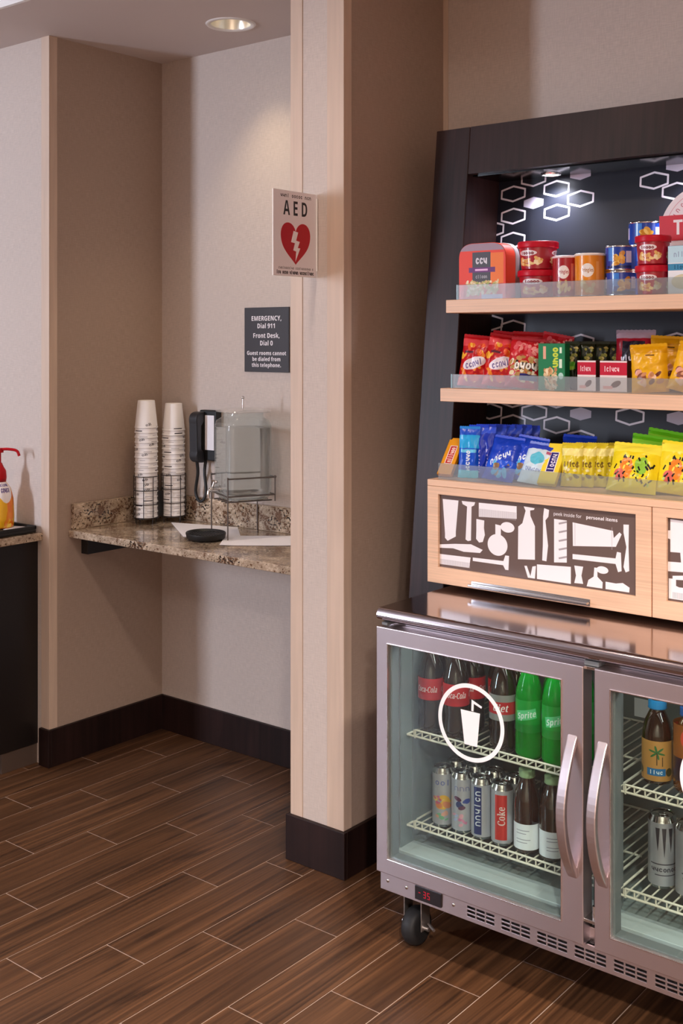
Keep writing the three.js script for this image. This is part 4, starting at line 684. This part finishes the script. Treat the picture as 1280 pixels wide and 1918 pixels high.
// --- cabinet top ---
const T3 = 1.2045;
{
  const barTex = (bg, band, word, col) => canvasTex(128, 384, (g, w, h) => { g.fillStyle = bg; g.fillRect(0, 0, w, h); g.save(); g.translate(64, 180); g.rotate(-Math.PI / 2); g.fillStyle = '#f2e9ee'; g.fillRect(-96, -32, 192, 64); g.fillStyle = band; g.fillRect(-90, -26, 180, 52); glyphs(g, -78, -18, 156, 36, word.length, col, 8); g.restore(); });
  carton('sweet_bar', 'orange bar with a red name panel leaning at the left end of the cabinet top', 'sweet bar', barTex('#e79a1e', '#c02a1e', 'CARAMEL', '#f4d6cc'), 0xd98a1a, 0.046, 0.13, 0.014, [-1.845, T3 + 0.006, -2.762], 0.1, -0.72);
  carton('sweet_bar', 'yellow bar with a dark blue name panel leaning back beside the blue bags', 'sweet bar', barTex('#f0d63c', '#2a2370', 'COCOA', '#e9e4f2'), 0xe3c62c, 0.052, 0.135, 0.014, [-1.508, T3 + 0.006, -2.75], 0.1, -0.72);
  const bt = canvasTex(192, 448, (g, w, h) => { g.fillStyle = '#1450c8'; g.fillRect(0, 0, w, h); g.fillStyle = '#27a8e6'; g.fillRect(0, 60, w, 120); g.fillStyle = '#6cc9ee'; g.fillRect(20, 190, 150, 30); g.save(); g.translate(110, 330); g.rotate(-Math.PI / 2); glyphs(g, -70, -40, 200, 40, 6, '#eaf2fa', 10); g.restore(); g.fillStyle = '#58d0e6'; g.fillRect(0, 380, w, 70); });
  const bt2 = canvasTex(192, 448, (g, w, h) => { g.fillStyle = '#1233b0'; g.fillRect(0, 0, w, h); g.fillStyle = '#2f55d8'; g.fillRect(0, 0, w, 60); g.save(); g.translate(120, 330); g.rotate(-Math.PI / 2); glyphs(g, -70, -40, 200, 40, 6, '#bcb8e6', 9); g.restore(); });
  const first = pouch('rice_bar', 'light blue wrapped bar foremost in the fanned blue row', 'sweet bar', bt, 0x2f86dc, 0.062, 0.142, 0.013, 20, [-1.783, T3 + 0.001, -2.79], 0.3, -0.16, 0, 'blue wrapped bars fanned in a row');
  let sec; const ord = ['second', 'third', 'fourth', 'fifth', 'sixth', 'seventh', 'eighth'];
  for (let i = 0; i < 7; i++) {
    const lab = ord[i] + ' wrapped bar behind the light blue one in the fanned row', pos = [-1.762 + i * 0.02, T3 + 0.001 + (i % 2) * 0.002, -2.805 - i * 0.0135];
    if (!i) sec = pouch('rice_bar', lab, 'sweet bar', bt2, 0x2a4ad0, 0.06, 0.146, 0.013, 22, pos, 0.3, -0.16, 0, 'blue wrapped bars fanned in a row'); else copyOf(sec, lab, pos, 0.3 + rnd(-0.06, 0.06), -0.16 + rnd(-0.04, 0.03), rnd(-0.04, 0.03));
  }
  const ct = canvasTex(320, 320, (g, w, h) => { g.fillStyle = '#123fc0'; g.fillRect(0, 0, w, h); g.fillStyle = '#2058dc'; g.fillRect(0, 180, w, 60); g.save(); g.translate(160, 170); g.rotate(-0.45); glyphs(g, -110, -40, 210, 44, 5, '#e4f0fb', 12); g.restore(); blobs(g, 10, ['#4ab0e6', '#2a3f9c', '#8a6a4a'], 40, 280, 210, 300, 20, 40); });
  const lt2 = canvasTex(320, 320, (g, w, h) => { g.fillStyle = '#cfe4f2'; g.fillRect(0, 0, w, h); g.fillStyle = '#3048c0'; g.fillRect(0, 0, w, 50); g.fillStyle = '#5cc0d8'; g.beginPath(); g.ellipse(160, 130, 80, 50, 0, 0, 7); g.fill(); g.fillStyle = '#b8607a'; g.fillRect(240, 60, 50, 24); glyphs(g, 60, 200, 180, 34, 6, '#7a8aba', 7); });
  const G3 = 'blue biscuit bags on the cabinet top';
  const bb = pouch('cookie_bag', 'royal blue biscuit bag standing in front of the fanned blue bars', 'snack bag', ct, 0x2a4fd0, 0.096, 0.13, 0.03, 25, [-1.672, T3 + 0.004, -2.765], 0.12, -0.5, -0.1, G3);
  copyOf(bb, 'royal blue biscuit bag between its twin and the pale blue bag', [-1.612, T3 + 0.006, -2.79], 0.15, -0.5, -0.14);
  copyOf(bb, 'royal blue biscuit bag lying back, its crumpled top above the yellow bar', [-1.49, T3 + 0.002, -2.875], 0.25, -0.35, -0.05);
  pouch('mint_bag', 'pale blue and white bag beside the yellow bar on the cabinet top', 'snack bag', lt2, 0x6f86d8, 0.085, 0.12, 0.026, 27, [-1.562, T3 + 0.004, -2.762], 0.15, -0.55, -0.12);
  const yt = canvasTex(192, 384, (g, w, h) => { g.fillStyle = '#d9c62a'; g.fillRect(0, 0, w, h); g.fillStyle = '#f0e488'; g.fillRect(0, 30, w, 70); blobs(g, 24, ['#a88a1c', '#6e5c14', '#c4a84a', '#e8e0a8'], 20, 172, 120, 330, 8, 22); glyphs(g, 24, 160, 140, 44, 5, '#6e5410', 9); });
  let ys; ['first', 'second', 'third', 'fourth', 'last'].forEach((n, i) => { const lab = n + ' yellow wrapped bar to the right of the yellow leaning bar', pos = [-1.456 + i * 0.026, T3 + 0.002, -2.79 - i * 0.02]; if (!i) ys = pouch('vanilla_bar', lab, 'sweet bar', yt, 0xcdb928, 0.058, 0.112, 0.018, 31, pos, 0.25, -0.22, 0, 'yellow wrapped bars fanned in a row'); else copyOf(ys, lab, pos, 0.25 + rnd(-0.08, 0.08), -0.2, rnd(-0.05, 0.05)); });
  const st = canvasTex(384, 320, (g, w, h) => { g.fillStyle = '#ecd51e'; g.fillRect(0, 0, w, h); g.fillStyle = '#f4e64a'; g.fillRect(0, 0, w, 60); g.fillStyle = '#8fc23a'; g.beginPath(); g.ellipse(260, 150, 50, 60, 0, 0, 7); g.fill(); g.fillStyle = '#e8862a'; g.beginPath(); g.ellipse(140, 170, 54, 70, 0, 0, 7); g.fill(); g.fillStyle = '#d8685a'; g.beginPath(); g.ellipse(90, 220, 40, 40, 0, 0, 7); g.fill(); g.save(); g.translate(192, 170); g.rotate(-0.08); for (let i = 0; i < 34; i++) { g.fillStyle = '#16140e'; g.save(); g.translate(rnd(-150, 165), rnd(-80, 120)); g.rotate(rnd(-0.9, 0.9)); g.fillRect(-5, -14, rnd(8, 14), rnd(18, 34)); g.restore(); } blobs(g, 10, ['#b8cc5a', '#f0a04a', '#e8e25a'], -150, 150, -60, 110, 8, 16); g.restore(); });
  const sb = pouch('sour_bag', 'yellow sour sweet bag with black lettering nearest the yellow bars', 'snack bag', st, 0xe6d428, 0.132, 0.13, 0.034, 35, [-1.274, T3 + 0.004, -2.765], 0.15, -0.48, -0.05, 'yellow sour sweet bags');
  copyOf(sb, 'yellow sour sweet bag with black lettering at the picture edge', [-1.155, T3 + 0.003, -2.8], 0.2, -0.3, -0.1);
  const gt = canvasTex(320, 320, (g, w, h) => { g.fillStyle = '#5fc41a'; g.fillRect(0, 0, w, h); g.fillStyle = '#8fe03a'; g.fillRect(0, 20, w, 40); glyphs(g, 50, 96, 220, 56, 5, '#c8e04a', 12); });
  const gb = pouch('apple_bag', 'bright green bag rising highest behind the yellow sour bags', 'snack bag', gt, 0x6fd02a, 0.125, 0.15, 0.026, 38, [-1.238, T3 + 0.004, -2.875], 0.15, -0.2, -0.14, 'bright green bags');
  copyOf(gb, 'bright green bag slipped lower behind the yellow sour bags', [-1.262, T3 + 0.002, -2.845], 0.15, -0.22, -0.1).scale.set(1, 0.93, 0.8);
}
// --- drinks in the cooler ---
const SH1 = 0.5495, SH2 = 0.3075;
function bottle(label, liquid, labelTex, capCol, pos, turn, prof, l0, l1, lr, capY, group, capR = 0.0145) {
  const o = thing('soda_bottle', label, 'bottle', pos, turn, group);
  part(o, 'bottle_body', lathe(prof, 36), liquid);
  part(o, 'label_wrap', wrapCyl(lr, lr, l0, l1), Ph({ map: labelTex, roughness: 0.3, clearcoat: 0.3 }));
  part(o, 'cap', lathe([[0, capY + 0.018], [capR - 0.003, capY + 0.018], [capR, capY + 0.0155], [capR, capY], [capR + 0.001, capY - 0.001], [capR - 0.001, capY - 0.003]], 24), M.shine(capCol, 0.4));
  return o;
}
const colaProf = [[0, 0.002], [0.02, 0], [0.03, 0.003], [0.0335, 0.012], [0.0345, 0.03], [0.0325, 0.052], [0.0315, 0.066], [0.034, 0.082], [0.0355, 0.095], [0.0355, 0.15], [0.034, 0.165], [0.027, 0.19], [0.018, 0.212], [0.0125, 0.225], [0.0125, 0.24]];
const greenProf = [[0, 0.002], [0.02, 0], [0.031, 0.003], [0.035, 0.014], [0.035, 0.06], [0.0338, 0.064], [0.0345, 0.07], [0.0345, 0.15], [0.033, 0.168], [0.026, 0.195], [0.016, 0.22], [0.0125, 0.232], [0.0125, 0.242]];
const cola = Ph({ color: 0x241410, roughness: 0.1, clearcoat: 1, clearcoatRoughness: 0.03 });
const greenLiquid = Ph({ color: 0x0fb83a, transmission: 0.55, thickness: 0.03, roughness: 0.12, ior: 1.35, attenuationColor: new THREE.Color(0.02, 0.6, 0.08), attenuationDistance: 0.05 });
const lab = (bg, word, col, extra) => canvasTex(768, 192, (g, w, h) => { g.fillStyle = bg; g.fillRect(0, 0, w, h); if (extra) extra(g, w, h); for (const x of [128, 384, 640]) txt(g, word, x, h / 2 + 26, 'italic bold 72px serif', col, 210); });
const cokeLab = lab('#c8202a', 'Coca-Cola', '#f2dcdc'), dietLab = lab('#8f8c8a', 'diet', '#f6eeee', (g, w, h) => { g.fillStyle = '#c0262e'; g.fillRect(0, 52, w, 92); });
const spriteLab = canvasTex(768, 256, (g, w, h) => { g.fillStyle = '#0b9a38'; g.fillRect(0, 0, w, h); g.fillStyle = '#0a8a30'; g.fillRect(0, 190, w, 66); for (const x of [128, 384, 640]) { g.save(); g.translate(x, 140); g.rotate(-0.18); g.fillStyle = '#5fd08a'; g.fillRect(-96, -66, 192, 80); txt(g, 'Sprite', 0, 0, 'italic bold 66px sans-serif', '#eafaf0', 180); g.restore(); } });
const GC = 'cola bottles on the upper cooler shelf';
const c1 = bottle('cola bottle with a red label leftmost on the upper cooler shelf', cola, cokeLab, 0xb81c24, [-1.745, SH1, -2.548], 0.2, colaProf, 0.094, 0.151, 0.0358, 0.234, GC);
copyOf(c1, 'cola bottle with a red label crossed by the white ring sticker', [-1.664, SH1, -2.546], 0.5, 0, 0, GC);
copyOf(c1, 'cola bottle with a red cap set back in the gap of the upper shelf', [-1.588, SH1, -2.65], 0.1, 0, 0, GC);
[[-1.745, -2.628], [-1.664, -2.626]].forEach(([x, z], i) => copyOf(c1, i ? 'cola bottle in the second row behind the ring sticker' : 'cola bottle in the second row behind the leftmost one', [x, SH1, z], 0.9 + i, 0, 0, GC));
const d1 = bottle('diet cola bottle with a grey and red label beside the green bottles', cola, dietLab, 0x8a8a88, [-1.522, SH1, -2.548], 0.3, colaProf, 0.085, 0.15, 0.0358, 0.234);
copyOf(d1, 'diet cola bottle in the second row behind the other grey-label one', [-1.53, SH1, -2.63], 0.8);
const g1 = bottle('bright green lemon soda bottle next to the diet cola', greenLiquid, spriteLab, 0x17a83c, [-1.447, SH1, -2.55], 0.3, greenProf, 0.07, 0.15, 0.0349, 0.236, 'bright green soda bottles');
copyOf(g1, 'bright green lemon soda bottle half hidden by the left door frame', [-1.372, SH1, -2.55], 0.5);
copyOf(g1, 'bright green lemon soda bottle in the second row between the front two', [-1.41, SH1, -2.622], 0.1);
copyOf(g1, 'bright green lemon soda bottle in the second row near the door frame', [-1.336, SH1, -2.622], 0.1);
function can(label, tex, r, h, pos, turn, group) {
  const o = thing('drink_can', label, 'can', pos, turn, group);
  part(o, 'can_body', wrapCyl(r, r, 0.009, h - 0.014), Ph({ map: tex, metalness: 0.45, roughness: 0.3, clearcoat: 0.4 }));
  part(o, 'can_end', [lathe([[0, 0.004], [r - 0.01, 0.003], [r - 0.007, 0], [r - 0.004, 0.002], [r, 0.01]], 36), lathe([[r, h - 0.0145], [r - 0.0012, h - 0.01], [r - 0.0045, h - 0.003], [r - 0.004, h], [r - 0.0055, h], [r - 0.0065, h - 0.004], [0, h - 0.004]], 36)], M.chrome);
  part(o, 'tab', [new THREE.TorusGeometry(0.0055, 0.0014, 6, 16).scale(1, 1.3, 1).rotateX(Math.PI / 2).translate(0, h - 0.0025, 0.005), bx(-0.004, 0.004, h - 0.0035, h - 0.0022, -0.008, 0.001, 0.0004)], M.chrome);
  return o;
}
const canTex = (draw) => canvasTex(512, 512, (g, w, h) => { g.fillStyle = '#b4b2ba'; g.fillRect(0, 0, w, h); for (const x of [0, 256]) { g.save(); g.translate(x, 0); draw(g); g.restore(); } });
const ca = canTex((g) => { glyphs(g, 64, 60, 130, 50, 3, '#6a72a8', 9); blobs(g, 12, ['#f0b62a', '#e88a4a', '#f2cf5a'], 60, 190, 230, 330, 22, 44); blobs(g, 5, ['#d8607a'], 50, 110, 220, 300, 10, 20); blobs(g, 6, ['#e8a890', '#7ab88a'], 60, 190, 380, 470, 12, 28); });
const cb = canTex((g) => { glyphs(g, 64, 60, 130, 50, 3, '#8a8aa8', 9); blobs(g, 6, ['#28386e', '#3a4a9a', '#5a2a4a'], 80, 180, 190, 320, 22, 36); blobs(g, 8, ['#d888a8', '#e8a8b8', '#b0b8d8'], 60, 190, 350, 460, 14, 28); });
const cc = canTex((g) => { g.fillStyle = '#24346e'; g.fillRect(62, 20, 62, 470); g.save(); g.translate(138, 420); g.rotate(-Math.PI / 2); glyphs(g, 10, -70, 360, 44, 6, '#e6e8f2', 10); g.restore(); });
const cd = canTex((g) => { g.fillStyle = '#d0342e'; g.fillRect(70, 40, 92, 440); g.save(); g.translate(146, 400); g.rotate(-Math.PI / 2); g.font = 'bold 76px serif'; g.fillStyle = '#f2dcd8'; g.fillText('Coke', 60, 0, 300); g.restore(); });
const canSpots = [[ca, -1.712, 'pale silver can with yellow fruit leftmost on the lower cooler shelf'], [cb, -1.651, 'pale silver can with dark berries, second from the left'], [cc, -1.59, 'silver can with a navy vertical stripe, third from the left'], [cd, -1.529, 'silver can with a red vertical panel beside the dark bottles']];
const rear = ['silver can in the second row behind the yellow fruit can', 'silver can in the second row behind the berry can', 'silver can in the second row behind the navy striped can', 'silver can in the second row behind the red panel can'];
canSpots.forEach(([t, x, l], i) => { const o = can(l, t, 0.0288, 0.156, [x, SH2, -2.556], 0.55 + Math.PI / 2, 'slim cans on the lower cooler shelf'); copyOf(o, rear[i], [x, SH2, -2.62], 0.9, 0, 0); });
const teaProf = [[0, 0.002], [0.022, 0], [0.031, 0.003], [0.033, 0.01], [0.033, 0.09], [0.0335, 0.1], [0.0335, 0.112], [0.0325, 0.125], [0.029, 0.15], [0.0215, 0.172], [0.0185, 0.18], [0.0185, 0.195]];
const teaTex = canvasTex(768, 256, (g, w, h) => { g.fillStyle = '#dfe0e6'; g.fillRect(0, 0, w, h); for (const x of [128, 384, 640]) { g.fillStyle = '#9a98a4'; for (const y of [60, 90, 150, 180]) g.fillRect(x - 70, y, 140 - (y % 50), 8); } });
const amber = Ph({ color: 0x2a130c, roughness: 0.08, clearcoat: 1, clearcoatRoughness: 0.03 });
const te = bottle('dark coffee bottle with a white lower label beside the red panel can', amber, teaTex, 0x8aa07a, [-1.459, SH2, -2.56], 0.2, teaProf, 0.012, 0.076, 0.0335, 0.19, 'dark coffee bottles', 0.0205);
copyOf(te, 'dark coffee bottle with a white lower label behind the door handle', [-1.386, SH2, -2.56], 0.6);
copyOf(te, 'dark coffee bottle in the second row behind the first one', [-1.43, SH2, -2.635], 1.2);
{
  const kraft = canvasTex(768, 384, (g, w, h) => { g.fillStyle = '#c08a4c'; g.fillRect(0, 0, w, h); for (const x of [128, 384, 640]) { g.fillStyle = '#2f6a3a'; for (let i = 0; i < 6; i++) { g.save(); g.translate(x - 10, 110); g.rotate(i * 1.05 + 0.3); g.beginPath(); g.ellipse(34, 0, 34, 9, 0, 0, 7); g.fill(); g.restore(); } g.fillStyle = '#4a3218'; g.fillRect(x - 14, 110, 8, 120); g.fillRect(x + 30, 150, 7, 90); g.fillStyle = '#1f6fa8'; g.fillRect(x - 90, 262, 150, 70); glyphs(g, x - 70, 280, 110, 34, 4, '#dfeaf2', 7); g.fillStyle = '#4f4224'; g.beginPath(); g.ellipse(x + 92, 300, 30, 40, 0, 0, 7); g.fill(); } });
  const bp = [[0, 0.002], [0.024, 0], [0.034, 0.004], [0.0365, 0.014], [0.0365, 0.108], [0.0355, 0.122], [0.03, 0.145], [0.02, 0.166], [0.016, 0.174], [0.016, 0.2]];
  const b = bottle('brown bottle with a kraft palm tree label and bright blue cap behind the right door', amber, kraft, 0x1f86c8, [-1.128, SH1, -2.6], 0.45, bp, 0.012, 0.106, 0.0369, 0.178, undefined, 0.0215);
  b.name = numbered('tea_bottle');
  const o2 = canvasTex(768, 256, (g, w, h) => { g.fillStyle = '#9c5a2a'; g.fillRect(0, 0, w, h); g.fillStyle = '#3a2434'; g.fillRect(0, 150, w, 106); g.fillStyle = '#d8503a'; for (const x of [128, 384, 640]) { g.beginPath(); g.ellipse(x, 60, 60, 44, 0, 0, 7); g.fill(); } });
  const r = bottle('amber bottle with a red upper label at the edge behind the right door', Ph({ color: 0x6a3a16, roughness: 0.1, clearcoat: 1 }), o2, 0x2a58a0, [-1.046, SH1, -2.592], 0.3, bp, 0.03, 0.16, 0.0369, 0.178, undefined, 0.0215);
  r.name = numbered('tea_bottle');
  const cm = canvasTex(512, 512, (g, w, h) => { g.fillStyle = '#a9a9b2'; g.fillRect(0, 0, w, h); for (const x of [128, 384]) { g.fillStyle = '#3a3a44'; for (const [dx, l] of [[-44, 190], [-6, 240], [34, 200]]) { g.beginPath(); g.moveTo(x + dx - 12, 40); g.lineTo(x + dx + 14, 40); g.lineTo(x + dx + 8, 40 + l * 0.6); g.lineTo(x + dx + 2, 40 + l); g.lineTo(x + dx - 6, 40 + l * 0.5); g.fill(); } g.fillStyle = '#4a4a56'; g.fillRect(x - 90, 330, 180, 10); glyphs(g, x - 84, 360, 168, 34, 7, '#4a4a56', 7); g.fillRect(x - 60, 420, 130, 8); } });
  const e = can('tall silver can with dark claw marks behind the right door', cm, 0.033, 0.17, [-1.116, SH2, -2.6], 0.6 + Math.PI / 2, 'tall silver cans');
  copyOf(e, 'tall silver can with dark claw marks cut by the picture edge', [-1.044, SH2, -2.59], 0.9 + Math.PI / 2);
}
partW(FR, 'warning_label', [bx(-1.366, -1.306, 0.556, 0.607, -2.9935, -2.9925, 0)], M.paper, 'white notice on the back lining');
renderer.render(scene, camera);
